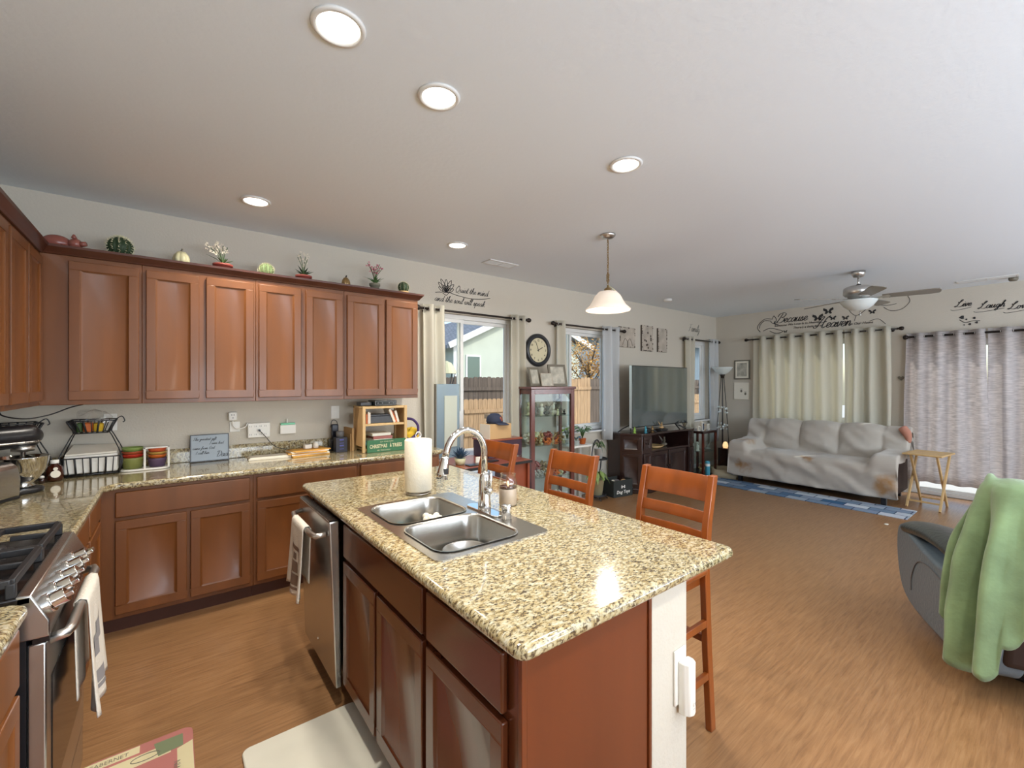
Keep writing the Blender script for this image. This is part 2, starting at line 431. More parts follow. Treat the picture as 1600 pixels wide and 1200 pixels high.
def tag(o, label, cat, group=None):
    o['label'] = label; o['category'] = cat
    if group: o['group'] = group
    return o
def thing(name, label, cat, loc=(0, 0, 0), rz=0, group=None):
    o = bpy.data.objects.new(name, None); COL.objects.link(o); o.empty_display_size = .1
    o.location = loc; o.rotation_euler = (0, 0, rz)
    return tag(o, label, cat, group)
def solo(name, mb, material, label, cat, loc=(0, 0, 0), rz=0, group=None, **kw):
    o = mb.build(name, material, **kw); o.location = loc; o.rotation_euler = (0, 0, rz)
    return tag(o, label, cat, group)
def struct(name, mb, material, **kw):
    o = mb.build(name, material, **kw); o['kind'] = 'structure'; return o
def struct_root(name, loc=(0, 0, 0)):
    o = bpy.data.objects.new(name, None); COL.objects.link(o); o.location = loc; o['kind'] = 'structure'; return o
def dup(root, loc=None, rz=None, label=None, group=None, scale=None):
    def cp(o, par):
        c = o.copy(); COL.objects.link(c)
        if par: c.parent = par
        for ch in [x for x in KIDS.get(o.name, [])]: cp(ch, c)
        return c
    KIDS = {}
    for x in bpy.data.objects:
        if x.parent: KIDS.setdefault(x.parent.name, []).append(x)
    r = cp(root, None)
    if loc is not None: r.location = loc
    if rz is not None: r.rotation_euler = (0, 0, rz)
    if scale: r.scale = (scale,) * 3 if not isinstance(scale, tuple) else scale
    if label: r['label'] = label
    if group: r['group'] = group
    return r

def spline(pts, n=6, close=False):
    """Catmull-Rom through points (2D or 3D)"""
    P = [Vector(p) for p in pts]; out = []; N = len(P)
    rng = range(N if close else N - 1)
    for i in rng:
        p0 = P[i - 1] if (i > 0 or close) else P[0]; p1 = P[i]; p2 = P[(i + 1) % N]; p3 = P[(i + 2) % N] if (i + 2 < N or close) else P[-1]
        for k in range(n):
            t = k / n
            out.append(.5 * ((2 * p1) + (p2 - p0) * t + (2 * p0 - 5 * p1 + 4 * p2 - p3) * t * t + (3 * p1 - p0 - 3 * p2 + p3) * t ** 3))
    if not close: out.append(P[-1])
    return out

# cursive stroke letters: baseline 0, x-height 1, ascender 2
GL = {
 'a': (1.05, [[(.78, .82), (.5, 1), (.15, .7), (.1, .25), (.35, 0), (.65, .3), (.85, .95), (.78, .3), (.9, .02), (1.15, .25)]]),
 'c': (.85, [[(.72, .8), (.5, 1), (.15, .65), (.12, .25), (.35, 0), (.65, .1), (.9, .35)]]),
 'd': (1.1, [[(.78, .82), (.5, 1), (.15, .7), (.1, .25), (.35, 0), (.65, .3), (.9, 1.3), (.98, 2), (.85, .6), (.88, .05), (1.15, .25)]]),
 'e': (.85, [[(0, .25), (.4, .45), (.68, .75), (.5, 1), (.2, .8), (.12, .3), (.35, 0), (.65, .1), (.92, .35)]]),
 'f': (.75, [[(0, .25), (.5, 1.2), (.75, 1.9), (.6, 2.1), (.4, 1.4), (.25, -.4), (.1, -.9), (0, -.7), (.3, -.1), (.8, .3)], [(.1, .95), (.7, 1.05)]]),
 'g': (1.0, [[(.78, .82), (.5, 1), (.15, .7), (.12, .3), (.38, .05), (.65, .35), (.85, .95), (.7, -.4), (.4, -.95), (.1, -.8), (.4, -.3), (1.1, .25)]]),
 'h': (1.05, [[(0, .25), (.45, 1.2), (.62, 1.9), (.48, 2.05), (.3, 1.2), (.12, 0), (.3, .6), (.6, 1), (.78, .8), (.72, .2), (.82, 0), (1.1, .25)]]),
 'i': (.5, [[(0, .25), (.28, .95), (.2, .25), (.3, 0), (.55, .25)], [(.36, 1.4), (.4, 1.5)]]),
 'k': (1.0, [[(0, .25), (.45, 1.2), (.6, 1.9), (.45, 2.0), (.3, 1.2), (.12, 0), (.35, .6), (.7, .95), (.6, .55), (.35, .5), (.6, .2), (.85, 0), (1.05, .25)]]),
 'l': (.55, [[(0, .25), (.45, 1.2), (.58, 1.9), (.42, 2.05), (.28, 1.2), (.2, .3), (.3, 0), (.6, .25)]]),
 'm': (1.5, [[(0, .3), (.22, 1), (.15, 0), (.35, .7), (.6, 1), (.68, .7), (.6, 0), (.8, .7), (1.05, 1), (1.15, .7), (1.1, .2), (1.22, 0), (1.5, .25)]]),
 'n': (1.05, [[(0, .3), (.22, 1), (.15, 0), (.35, .7), (.6, 1), (.72, .7), (.66, .2), (.8, 0), (1.08, .25)]]),
 'o': (.95, [[(.6, .95), (.3, .9), (.1, .4), (.3, 0), (.6, .15), (.72, .6), (.55, .98), (.65, .8), (1.0, .85)]]),
 'p': (1.0, [[(0, .3), (.25, 1), (.05, -.9), (.2, 0), (.4, .75), (.65, 1), (.8, .6), (.6, .05), (.3, .1), (.6, 0), (1.05, .25)]]),
 'r': (.8, [[(0, .3), (.2, 1), (.3, .8), (.6, .85), (.5, .3), (.6, 0), (.85, .25)]]),
 's': (.75, [[(0, .25), (.35, 1), (.45, .6), (.5, .2), (.25, 0), (.1, .15), (.4, .02), (.8, .28)]]),
 't': (.6, [[(0, .3), (.35, 1.3), (.42, 1.7), (.25, .6), (.25, .1), (.4, 0), (.65, .25)], [(.05, 1.15), (.65, 1.25)]]),
 'u': (1.05, [[(0, .3), (.2, 1), (.12, .3), (.3, 0), (.6, .3), (.78, 1), (.7, .3), (.82, 0), (1.1, .25)]]),
 'v': (.85, [[(0, .5), (.2, 1), (.25, .3), (.35, 0), (.6, .4), (.7, 1), (.95, .85)]]),
 'w': (1.25, [[(0, .5), (.18, 1), (.15, .3), (.35, 0), (.6, .4), (.65, 1), (.65, .2), (.85, 0), (1.05, .5), (1.05, 1), (1.3, .85)]]),
 'y': (1.0, [[(0, .3), (.2, 1), (.15, .4), (.35, .1), (.65, .4), (.8, 1), (.65, -.4), (.35, -.95), (.1, -.75), (.5, -.2), (1.05, .3)]]),
 'B': (1.7, [[(-.5, .5), (-.4, 0), (.1, .2), (.5, 1.2), (.8, 2.2)], [(-.1, 1.5), (.1, 2.1), (.9, 2.4), (1.5, 2.1), (1.4, 1.5), (.8, 1.2), (1.4, 1.1), (1.5, .5), (.9, 0), (.2, .1), (.1, .4)]]),
 'H': (1.9, [[(-.5, .4), (-.3, 0), (.2, .3), (.5, 1.3), (.9, 2.3), (.4, 2.2), (.1, 1.6)], [(.1, 1.1), (.9, 1.1), (1.6, 1.3)], [(1.9, 2.4), (1.4, 1.9), (1.15, 1), (1.1, .2), (1.3, 0), (1.8, .3)]]),
 'L': (1.4, [[(.1, 1.7), (.3, 1.3), (.9, 1.9), (1.0, 2.3), (.7, 2.2), (.45, 1.3), (.2, .4), (-.2, 0), (-.4, .2), (0, .3), (.6, 0), (1.1, .0), (1.5, .3)]]),
 'Q': (1.6, [[(.9, 1.9), (.4, 1.6), (.1, .8), (.4, .1), (.9, .1), (1.3, .8), (1.2, 1.7), (.8, 2.1), (.4, 1.9)], [(.3, -.2), (.7, .1), (1.1, -.3), (1.6, -.2)]]),
 'F': (1.3, [[(.1, 2), (.7, 1.9), (1.4, 2.1)], [(.8, 1.9), (.6, 1), (.4, .2), (0, 0)], [(.3, 1.1), (1, 1.15)]]),
 'G': (1.3, [[(1.1, 1.6), (.9, 2), (.4, 1.8), (.1, .9), (.3, .1), (.8, .1), (1.1, .8), (.8, .85), (1.2, .8)]]),
 'D': (1.6, [[(.6, 1.9), (.5, 1), (.4, .1)], [(0, 1.6), (.5, 2.1), (1.2, 1.8), (1.5, 1.1), (1.2, .3), (.6, 0), (.2, .1)]]),
 'I': (.7, [[(.2, 1.7), (.55, 1.9), (.4, 1), (.2, .1), (0, .2)]]),
 'T': (1.2, [[(0, 1.8), (.6, 1.9), (1.2, 2.0)], [(.65, 1.9), (.5, 1), (.4, 0)]]),
 ' ': (.65, []),
}
def cursive(mb, text, size, org, ux, uz, shear=.35, w=.16, nrm=(0, -1, 0), lift=.002, lsp=1.0):
    """ribbon letters on a plane: org + ux*x + uz*z ; size = x-height in metres; returns text width"""
    ux = Vector(ux); uz = Vector(uz); org = Vector(org); nn = Vector(nrm) * lift
    x0 = 0
    nib = Vector((math.cos(R(35)), math.sin(R(35))))
    for ch in text:
        adv, strokes = GL[ch]
        for st in strokes:
            p2 = [Vector((x + y * shear, y)) for x, y in st]
            sp = spline(p2, 5); k = len(mb.v)
            for i, p in enumerate(sp):
                t = (sp[min(i + 1, len(sp) - 1)] - sp[max(i - 1, 0)])
                if t.length < 1e-6: t = Vector((1, 0))
                t.normalize(); nr = Vector((-t.y, t.x))
                ww = w * (.35 + .65 * abs(t.dot(Vector((.35, .94)))))
                for sg in (-1, 1):
                    q = p + nr * ww / 2 * sg
                    mb.v.append(tuple(org + ux * (x0 + q.x) * size + uz * q.y * size + nn))
            for i in range(len(sp) - 1): mb.f.append((k + 2 * i, k + 2 * i + 1, k + 2 * i + 3, k + 2 * i + 2))
        x0 += adv * lsp
    return x0 * size

def text_mb(mb, text, size, org, ux, uz, align='LEFT', shear=0, depth=.0, bold=0, sx=1):
    """plain printed letters as thin solid mesh, converted from a font curve"""
    cu = bpy.data.curves.new('t', 'FONT'); cu.body = text; cu.size = size; cu.align_x = align; cu.shear = shear; cu.offset = bold
    cu.extrude = depth / 2; cu.resolution_u = 2
    o = bpy.data.objects.new('t', cu); COL.objects.link(o)
    dg = bpy.context.evaluated_depsgraph_get(); me = bpy.data.meshes.new_from_object(o.evaluated_get(dg))
    ux = Vector(ux); uz = Vector(uz); un = ux.cross(uz); org = Vector(org)
    mb.add([org + ux * v.co.x * sx + uz * v.co.y + un * v.co.z for v in me.vertices], [tuple(p.vertices) for p in me.polygons])
    bpy.data.objects.remove(o); bpy.data.curves.remove(cu); bpy.data.meshes.remove(me)

# ------------------------------------------------------------------ room shell
XL, XR, YB, YF, H = -.95, 8.05, 4.1, -3.2, 2.743
struct('floor', MB().box(XL - .2, XR + .2, YF - .2, YB + .2, -.12, 0), 'floor')
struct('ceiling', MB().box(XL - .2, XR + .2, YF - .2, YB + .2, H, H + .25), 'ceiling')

def wall_holes(a0, a1, z1, holes, t0, t1, axis):
    """wall running along axis from a0 to a1, holes = [(a,b,zl,zh)]"""
    mb = MB(); cuts = sorted({a0, a1, *[h[0] for h in holes], *[h[1] for h in holes]})
    def bx(u0, u1, zl, zh):
        if axis == 'X': mb.box(u0, u1, t0, t1, zl, zh)
        else: mb.box(t0, t1, u0, u1, zl, zh)
    for u0, u1 in zip(cuts[:-1], cuts[1:]):
        hs = [h for h in holes if h[0] <= u0 + 1e-6 and h[1] >= u1 - 1e-6]
        if not hs: bx(u0, u1, 0, z1); continue
        h = hs[0]
        if h[2] > 0: bx(u0, u1, 0, h[2])
        bx(u0, u1, h[3], z1)
    return mb
D1 = (2.08, 3.24, .0, 2.26); W2 = (3.93, 4.99, .86, 2.25); W3 = (7.06, 7.76, .86, 2.27)
W4 = (1.72, 3.22, .9, 2.2); D2 = (-.75, 1.38, .0, 2.08)
struct('wall_back', wall_holes(XL - .16, XR + .16, H, [D1, W2, W3], YB, YB + .16, 'X'), 'wall')
struct('wall_right', wall_holes(YF, YB, H, [W4, D2], XR, XR + .16, 'Y'), 'wall')
struct('wall_left', MB().box(XL - .16, XL, YF, YB, 0, H), 'wall')
struct('wall_front', wall_holes(XL - .16, XR + .16, H, [(.1, 3.1, .6, 2.3), (4.3, 7.3, .6, 2.3)], YF - .16, YF, 'X'), 'wall')  # both openings are unseen, added to go with the fill lamps
mb = MB(); mb.box(1.97, 2.06, YB - .014, YB, 0, .09); mb.box(3.26, XR, YB - .014, YB, 0, .09)
struct('baseboard_back', mb, 'trim', bevel=.004)
mb = MB(); mb.box(XR - .014, XR, 1.42, YB - .014, 0, .09); mb.box(XR - .014, XR, YF, -.8, 0, .09)
struct('baseboard_right', mb, 'trim', bevel=.004)

def window(name, a0, a1, z0, z1, axis, t, mull=None, sill=True, fw=.045, handle=False):
    """vinyl frame with two sliding sashes; t = inner plane of the frame"""
    r = struct_root(name)
    def bx(m_, u0, u1, d0, d1, zl, zh):
        if axis == 'X': m_.box(u0, u1, t + d0, t + d1, zl, zh)
        else: m_.box(t + d0, t + d1, u0, u1, zl, zh)
    f = MB()
    bx(f, a0, a1, 0, .07, z1 - fw, z1); bx(f, a0, a1, 0, .07, z0, z0 + fw)
    bx(f, a0, a0 + fw, 0, .07, z0 + fw, z1 - fw); bx(f, a1 - fw, a1, 0, .07, z0 + fw, z1 - fw)
    f.build('window_frame', 'trim', r, bevel=.004)
    if mull is None: mull = (a0 + a1) / 2
    for k, (u0, u1, d) in enumerate(((a0 + fw, mull + .03, .012), (mull - .03, a1 - fw, .04))):
        s = MB(); w = .038
        bx(s, u0, u1, d, d + .022, z1 - fw - w, z1 - fw); bx(s, u0, u1, d, d + .022, z0 + fw, z0 + fw + w)
        bx(s, u0, u0 + w, d, d + .022, z0 + fw + w, z1 - fw - w); bx(s, u1 - w, u1, d, d + .022, z0 + fw + w, z1 - fw - w)
        so = s.build('sash', 'trim', r, bevel=.003)
        g = MB(); bx(g, u0 + w, u1 - w, d + .008, d + .012, z0 + fw + w, z1 - fw - w); g.build('pane', 'glass', so)
        if handle and k == 1:
            h = MB(); bx(h, u0 + .008, u0 + .03, d - .03, d, 1.0, 1.2); h.build('handle', 'trim', so, bevel=.004)
    if sill:
        s = MB(); bx(s, a0 - .02, a1 + .02, -.12, 0, z0 - .02, z0); s.build('window_sill', 'trim', r, bevel=.004)
    return r
window('door_1', D1[0], D1[1], D1[2] + .005, D1[3], 'X', YB + .06, 2.54, False, handle=True)
window('window_2', W2[0], W2[1], W2[2], W2[3], 'X', YB + .06, 4.25)
window('window_3', W3[0], W3[1], W3[2], W3[3], 'X', YB + .06, 7.1, fw=.07)
window('window_4', W4[0], W4[1], W4[2], W4[3], 'Y', XR + .06)
window('door_2', D2[0], D2[1], D2[2] + .005, D2[3], 'Y', XR + .06, None, False, handle=True)

# ------------------------------------------------------------------ outdoors
struct('patio_ground', MB().box(-6, 40, YB + .21, 30, -.2, -.1).box(XR + .21, 40, -20, YB + .21, -.2, -.1), 'patio')
def fence(name, label, x0, x1, y, h, material, jag=.02, post=True):
    t = thing(name, label, 'fence', (x0, y, -.1))
    b = MB(); x = 0; i = 0
    while x < x1 - x0 - .02:
        hh = h + random.uniform(-jag, jag) ; w = .135
        b.prism([(x, 0), (x + w, 0), (x + w, hh - .03), (x + w - .03, hh), (x + .03, hh), (x, hh - .03)], -.01, .01, 'Y'); x += .143; i += 1
    b.build('boards', material, t)
    L = x1 - x0
    for z in (.3, h - .35): MB().box(0, L, -.05, -.011, z, z + .09).build('rail', material, t)
    if post:
        for k in range(int(L // 2.4) + 1):
            MB().box(k * 2.4, k * 2.4 + .09, -.14, -.051, 0, h - .1).build('post', material, t)
    return t
fence('garden_fence', 'long dark grey-brown board fence beyond the patio', -2, 24, 9.5, 1.78, 'fence_dark')
fence('fence_panel', 'pale cedar boards on the fence seen through the patio door', 5.7, 7.0, 9.25, 1.22, 'fence_pale', .0, False)
fence('fence_panel', 'tall bright cedar boards seen through the middle window', 9.4, 10.25, 9.2, 1.78, 'fence_pale', .03, False)
fence('fence_panel', 'bright cedar boards seen through the narrow window behind the television', 14.5, 17.6, 9.25, 1.2, 'fence_pale', .0, False)

hs = thing('neighbour_house', 'pale green stucco house with a white-edged gable beyond the fence', 'house', (7.6, 13, -.1))
MB().prism([(0, 0), (6.2, 0), (6.2, 3.2), (3.2, 4.4), (0, 2.95)], 0, 7, 'Y').build('wall', 'stucco', hs)
f = MB(); f.bar((-.35, -.33, 2.88), (3.2, -.33, 4.54), .04, .2, (0, 0, 1)); f.bar((3.2, -.33, 4.54), (6.7, -.33, 3.14), .04, .2); f.build('fascia', 'trim', hs)
rf = MB(); rf.prism([(-.4, 2.9), (3.2, 4.6), (6.75, 3.18), (6.75, 3.08), (3.2, 4.48), (-.4, 2.78)], -.3, 7, 'Y'); rf.build('roof', 'shingle', hs)
w = MB(); w.box(.5, 1.12, -.03, 0, .9, 2.62); wo = w.build('window_frame', 'trim', hs); MB().box(.56, 1.06, -.04, -.03, .96, 2.56).build('pane', mat('teal_glass', S(84, 108, 104), .15), wo)
w = MB(); w.box(0, .16, -.02, 0, 0, 2.9); w.build('corner_board', 'trim', hs)
MB().box(-3.6, 0, 1.5, 7, 0, 3.0).build('side_wing', 'bluegrey', hs)
MB().add([(-4.2, .9, 3.0), (-.05, .9, 3.0), (-.05, 6, 5.4), (-4.2, 6, 5.4), (-4.2, .9, 3.12), (-.05, .9, 3.12), (-.05, 6, 5.52), (-4.2, 6, 5.52)],
  [(0, 1, 2, 3), (7, 6, 5, 4), (0, 4, 5, 1), (1, 5, 6, 2), (2, 6, 7, 3), (3, 7, 4, 0)]).build('wing_roof', 'shingle', hs)
h2 = thing('neighbour_house', 'blue-grey house with small windows farther right beyond the fence', 'house', (14.5, 15.5, -.1))
MB().box(0, 16, 0, 6, 0, 4.1).build('wall', 'bluegrey', h2)
rf = MB().add([(-.4, -.5, 4.0), (16.5, -.5, 4.0), (16.5, 5, 6), (-.4, 5, 6), (-.4, -.5, 4.12), (16.5, -.5, 4.12), (16.5, 5, 6.12), (-.4, 5, 6.12)],
  [(0, 1, 2, 3), (7, 6, 5, 4), (0, 4, 5, 1), (1, 5, 6, 2), (2, 6, 7, 3), (3, 7, 4, 0)]); rf.build('roof', 'shingle', h2)
for x in (1.6, 11.9):
    wo = MB().box(x, x + 1.1, -.04, 0, 1.4, 2.4).build('window_frame', 'trim', h2); MB().box(x + .07, x + 1.03, -.05, -.04, 1.48, 2.32).build('pane', 'bluegrey', wo)
tr = thing('autumn_tree', 'small tree with orange-brown autumn leaves beyond the fence', 'tree', (12.0, 10.8, -.1))
t = MB(); t.tube([(0, 0, 0), (.05, 0, 1.2), (0, .05, 2.4)], [.09, .07, .04], 8)
for k in range(9):
    a = k * 2.4; t.tube([(0, 0, 1.2 + k * .12), (.5 * math.cos(a), .5 * math.sin(a), 1.9 + k * .12), (.85 * math.cos(a), .85 * math.sin(a), 2.2 + k * .14)], [.03, .02, .008], 5)
t.build('trunk', 'bark', tr)
lf = MB()
for k in range(2600):
    d = Vector((random.gauss(0, .5), random.gauss(0, .5), random.gauss(0, .55))); c = Vector((.1, 0, 2.35)) + d
    u = Vector((random.uniform(-1, 1), random.uniform(-1, 1), random.uniform(-1, 1))).normalized() * .045; v = u.orthogonal().normalized() * .03
    lf.add([c - u, c + v, c + u, c - v], [(0, 1, 2, 3)])
lf.build('foliage', 'leaf1', tr)
ln = thing('bird_feeder', 'pale cone-topped bird feeder on a black post outside the patio door', 'bird feeder', (3.73, 6.6, -.1))
MB().lathe([(.2, 1.78), (.08, 1.96), (.0, 2.0)], seg=20).build('roof', 'cream', ln)
p = MB().cyl((0, 0, 0), (0, 0, 1.5), .02); p.lathe([(.09, 1.5), (.1, 1.52), (.1, 1.55)], seg=14); p.build('post', 'iron', ln)
p = MB()
for k in range(4): a = k * PI / 2 + .5; p.tube([(.09 * math.cos(a), .09 * math.sin(a), 1.53), (.13 * math.cos(a), .13 * math.sin(a), 1.65), (.17 * math.cos(a), .17 * math.sin(a), 1.79)], .008, 6)
p.build('bracket', 'iron', ln)
pc = thing('patio_bench', 'light cedar bench with backboards outside the patio door', 'bench', (5.6, 8.2, -.1))
MB().box(0, 1.5, -.4, 0, .82, .92).build('seat', 'fence_pale', pc)
for x in (.05, 1.37): MB().box(x, x + .08, -.35, -.05, 0, .82).build('leg', 'fence_pale', pc)

# ------------------------------------------------------------------ kitchen cabinets
def panel_front(mb, w, h, t=.02, fr=.052, rec=.009):
    """shaker style front in local x (0..w), z (0..h), face at y=-t, back at y=0"""
    f = fr
    mb.box(0, w, -t, 0, 0, f); mb.box(0, w, -t, 0, h - f, h)
    mb.box(0, f, -t, 0, f, h - f); mb.box(w - f, w, -t, 0, f, h - f)
    # sloped bead and recessed panel
    b = .010; y1 = -t + .002; y2 = -t + rec
    x0, x1, z0, z1 = f, w - f, f, h - f
    o_ = [(x0, y1, z0), (x1, y1, z0), (x1, y1, z1), (x0, y1, z1)]
    i_ = [(x0 + b, y2, z0 + b), (x1 - b, y2, z0 + b), (x1 - b, y2, z1 - b), (x0 + b, y2, z1 - b)]
    mb.add(o_ + i_, [(0, 1, 5, 4), (1, 2, 6, 5), (2, 3, 7, 6), (3, 0, 4, 7), (4, 5, 6, 7)])
    return mb
def door(root, x, z, w, h, material, y=0, name='door'):
    m = panel_front(MB(), w, h); o = m.build(name, material, root, bevel=.0035); o.location = (x, y, z); return o
def drawer(root, x, z, w, h, material, y=0):
    m = MB().box(0, w, -.02, 0, 0, h); o = m.build('drawer', material, root, bevel=.006, seg=3); o.location = (x, y, z); return o

def upper(label, loc, rz, w, doors, d=.33, h=.91, group='upper kitchen cabinets'):
    """local: x along the wall, y=0 face frame plane, +y to the wall; z from bottom"""
    t = thing('upper_cabinet', label, 'cabinet', loc, rz)
    MB().box(0, w, 0, d, 0, h).build('body', 'cab', t, bevel=.002)
    for a, b in doors: door(t, a, .028, b - a, h - .06, 'cab', -.001)
    return t
ZU = 1.372; FY = 3.765; DU = YB - FY - .002
upper('cherry wood upper cabinet with one wide door in the left corner', (-.615, FY, ZU), 0, .465, [(.125, .45)], DU)
upper('cherry wood upper cabinet with two doors, second from the corner, below the orchid', (-.149, FY, ZU), 0, .65, [(.02, .305), (.345, .635)], DU)
upper('cherry wood upper cabinet with two doors in the middle of the back wall', (.502, FY, ZU), 0, .645, [(.018, .31), (.345, .63)], DU)
upper('cherry wood upper cabinet with two doors nearest the patio door', (1.148, FY, ZU), 0, .672, [(.022, .342), (.36, .662)], DU)
upper('cherry wood upper cabinet on the left wall next to the corner', (-.615, 3.06, ZU), R(90), .702, [(.03, .34), (.36, .66)], .33)
upper('cherry wood upper cabinet at the left edge of view on the left wall', (-.615, 2.42, ZU), R(90), .638, [(.02, .31), (.33, .62)], .33)
# crown moulding along the uppers
cr = MB()
prof = [(0, 0), (.012, 0), (.018, .010), (.042, .038), (.046, .052), (0, .052)]     # (out, up)
z0 = ZU + .91
poly = []
def crown_pt(path_i, o, u):
    # path corners: left wall run end, inner corner, right end, right return
    P = [(-.615 + o, 2.42), (-.615 + o, FY - o), (1.82 + o, FY - o), (1.82 + o, YB - .002)]
    return (*P[path_i], z0 - .0 + u)
for k in range(3):
    n = len(prof); vs = [crown_pt(k, *p) for p in prof] + [crown_pt(k + 1, *p) for p in prof]
    cr.add(vs, [(i, (i + 1) % n, n + (i + 1) % n, n + i) for i in range(n)])
cr.add([crown_pt(0, *p) for p in prof], [tuple(range(len(prof)))]); cr.add([crown_pt(3, *p) for p in prof], [tuple(range(len(prof)))])
solo('crown_moulding', cr, 'cab_dark', 'dark stained crown moulding along the top of the upper cabinets', 'moulding')

tb = MB().box(-.615, 1.818, FY + .002, YB - .002, z0 + .001, z0 + .048).box(XL + .002, -.617, 2.42, YB - .002, z0 + .001, z0 + .048)
solo('cabinet_top_board', tb, 'cab_dark', 'flat wooden board behind the crown moulding carrying the ornaments', 'board')

def base(label, loc, rz, w, fronts, d=.6, h=.876, material='cab', kick=.1, hollow=False):
    """fronts: list of ('door'|'drawer', x0, x1, z0, z1); local y=0 face frame plane, +y to the back"""
    t = thing('base_cabinet', label, 'cabinet', loc, rz)
    if hollow:
        MB().box(0, w, 0, .02, kick, h).box(0, .018, .02, d, kick, h).box(w - .018, w, .02, d, kick, h).box(.018, w - .018, d - .01, d, kick, h).box(.018, w - .018, .02, d - .01, kick, kick + .018).build('body', material, t)
    else: MB().box(0, w, 0, d, kick, h).build('body', material, t, bevel=.002)
    MB().box(0, w, .07, d, 0, kick).build('toe_kick', 'kick', t)
    for kind, a, b, za, zb in fronts:
        (door if kind == 'door' else drawer)(t, a, za, b - a, zb - za, material, -.001)
    return t
BY = 3.50; BD = YB - BY - .002
base('cherry wood base cabinet with a wide drawer and two doors in the left corner', (-.33, BY, 0), 0, .78,
     [('drawer', .07, .76, .705, .855), ('door', .07, .41, .13, .685), ('door', .43, .76, .13, .685)], BD)
base('cherry wood base cabinet with a wide drawer, behind the island towel', (.451, BY, 0), 0, .72,
     [('drawer', .02, .70, .705, .855), ('door', .02, .35, .13, .685), ('door', .37, .70, .13, .685)], BD)
base('cherry wood base cabinet at the right end under the wooden shelf', (1.172, BY, 0), 0, .728,
     [('drawer', .02, .70, .705, .855), ('door', .02, .35, .13, .685), ('door', .37, .70, .13, .685)], BD)
base('narrow cherry wood base cabinet beyond the range with a door in the corner', (-.335, 2.985, 0), R(90), .512,
     [('drawer', .02, .42, .735, .855), ('door', .02, .42, .13, .715)], .6)
base('cherry wood base cabinet right beyond the range', (-.335, 2.415, 0), R(90), .568,
     [('drawer', .03, .54, .735, .855), ('door', .03, .54, .13, .715)], .6)
base('cherry wood base cabinet at the lower left on the near side of the range', (-.335, .9, 0), R(90), .842,
     [('drawer', .03, .41, .70, .855), ('drawer', .43, .81, .70, .855), ('door', .03, .41, .13, .68), ('door', .43, .81, .13, .68)], .6)

# worktops
CT = .914; TH = .038
wt = MB()
wt.prism([(XL + .002, 2.415), (-.30, 2.415), (-.30, 3.40), (-.25, 3.452), (1.90, 3.452), (1.945, 3.50), (1.945, YB - .002), (XL + .002, YB - .002)], CT - TH, CT)
solo('granite_worktop', wt, 'granite', 'L-shaped speckled granite worktop running along the left and back walls', 'countertop', bevel=.014, seg=4)
wt = MB().prism([(XL + .002, .9), (-.30, .9), (-.30, 1.715), (-.33, 1.742), (XL + .002, 1.742)], CT - TH, CT)
solo('granite_worktop', wt, 'granite', 'short granite worktop at the left edge on the near side of the range', 'countertop', bevel=.014, seg=4)
bs = MB().box(XL + .002, 1.94, YB - .022, YB - .001, CT + .001, CT + .105)
solo('granite_backsplash', bs, 'granite', 'low granite backsplash strip along the back wall', 'backsplash', bevel=.003)
bs = MB().box(XL + .001, XL + .022, 2.415, YB - .023, CT + .001, CT + .105)
solo('granite_backsplash', bs, 'granite', 'low granite backsplash strip along the left wall', 'backsplash', bevel=.003)

# ------------------------------------------------------------------ island
IX0, IX1 = .645, 1.145
base('dark cherry wood island cabinet with a false drawer and two doors under the sink', (IX0, 2.075, 0), R(-90), .825,
     [('drawer', .012, .81, .705, .855), ('door', .012, .40, .12, .685), ('door', .425, .81, .12, .685)], .49, material='cab_isl', hollow=True)
base('dark cherry wood island cabinet at the near end with one drawer and one door', (IX0, 1.249, 0), R(-90), .449,
     [('drawer', .012, .41, .705, .855), ('door', .012, .41, .12, .685)], .49, material='cab_isl')
ip = MB().box(IX0 + .012, IX1 - .014, .786, .799, 0, .875).box(IX0 - .004, IX0 + .012, .784, .799, 0, .875).box(IX1 - .013, IX1, .78, .799, 0, .875)
solo('island_end_panel', ip, mat('end_panel_cherry', S(100, 46, 16), .34, coat=.25, noise_amt=(3, (3, 3, .35), .1)), 'plain red-brown wooden panel closing the near end of the island', 'panel', bevel=.002)
solo('end_filler', MB().box(IX0, IX1, 2.69, 2.72, 0, .875), 'cab_isl', 'dark wooden panel at the far end of the island beside the dishwasher', 'panel', bevel=.002)
struct('wall_island', MB().box(1.147, 1.352, .785, 2.72, 0, .875), 'wall', bevel=.012, seg=3)
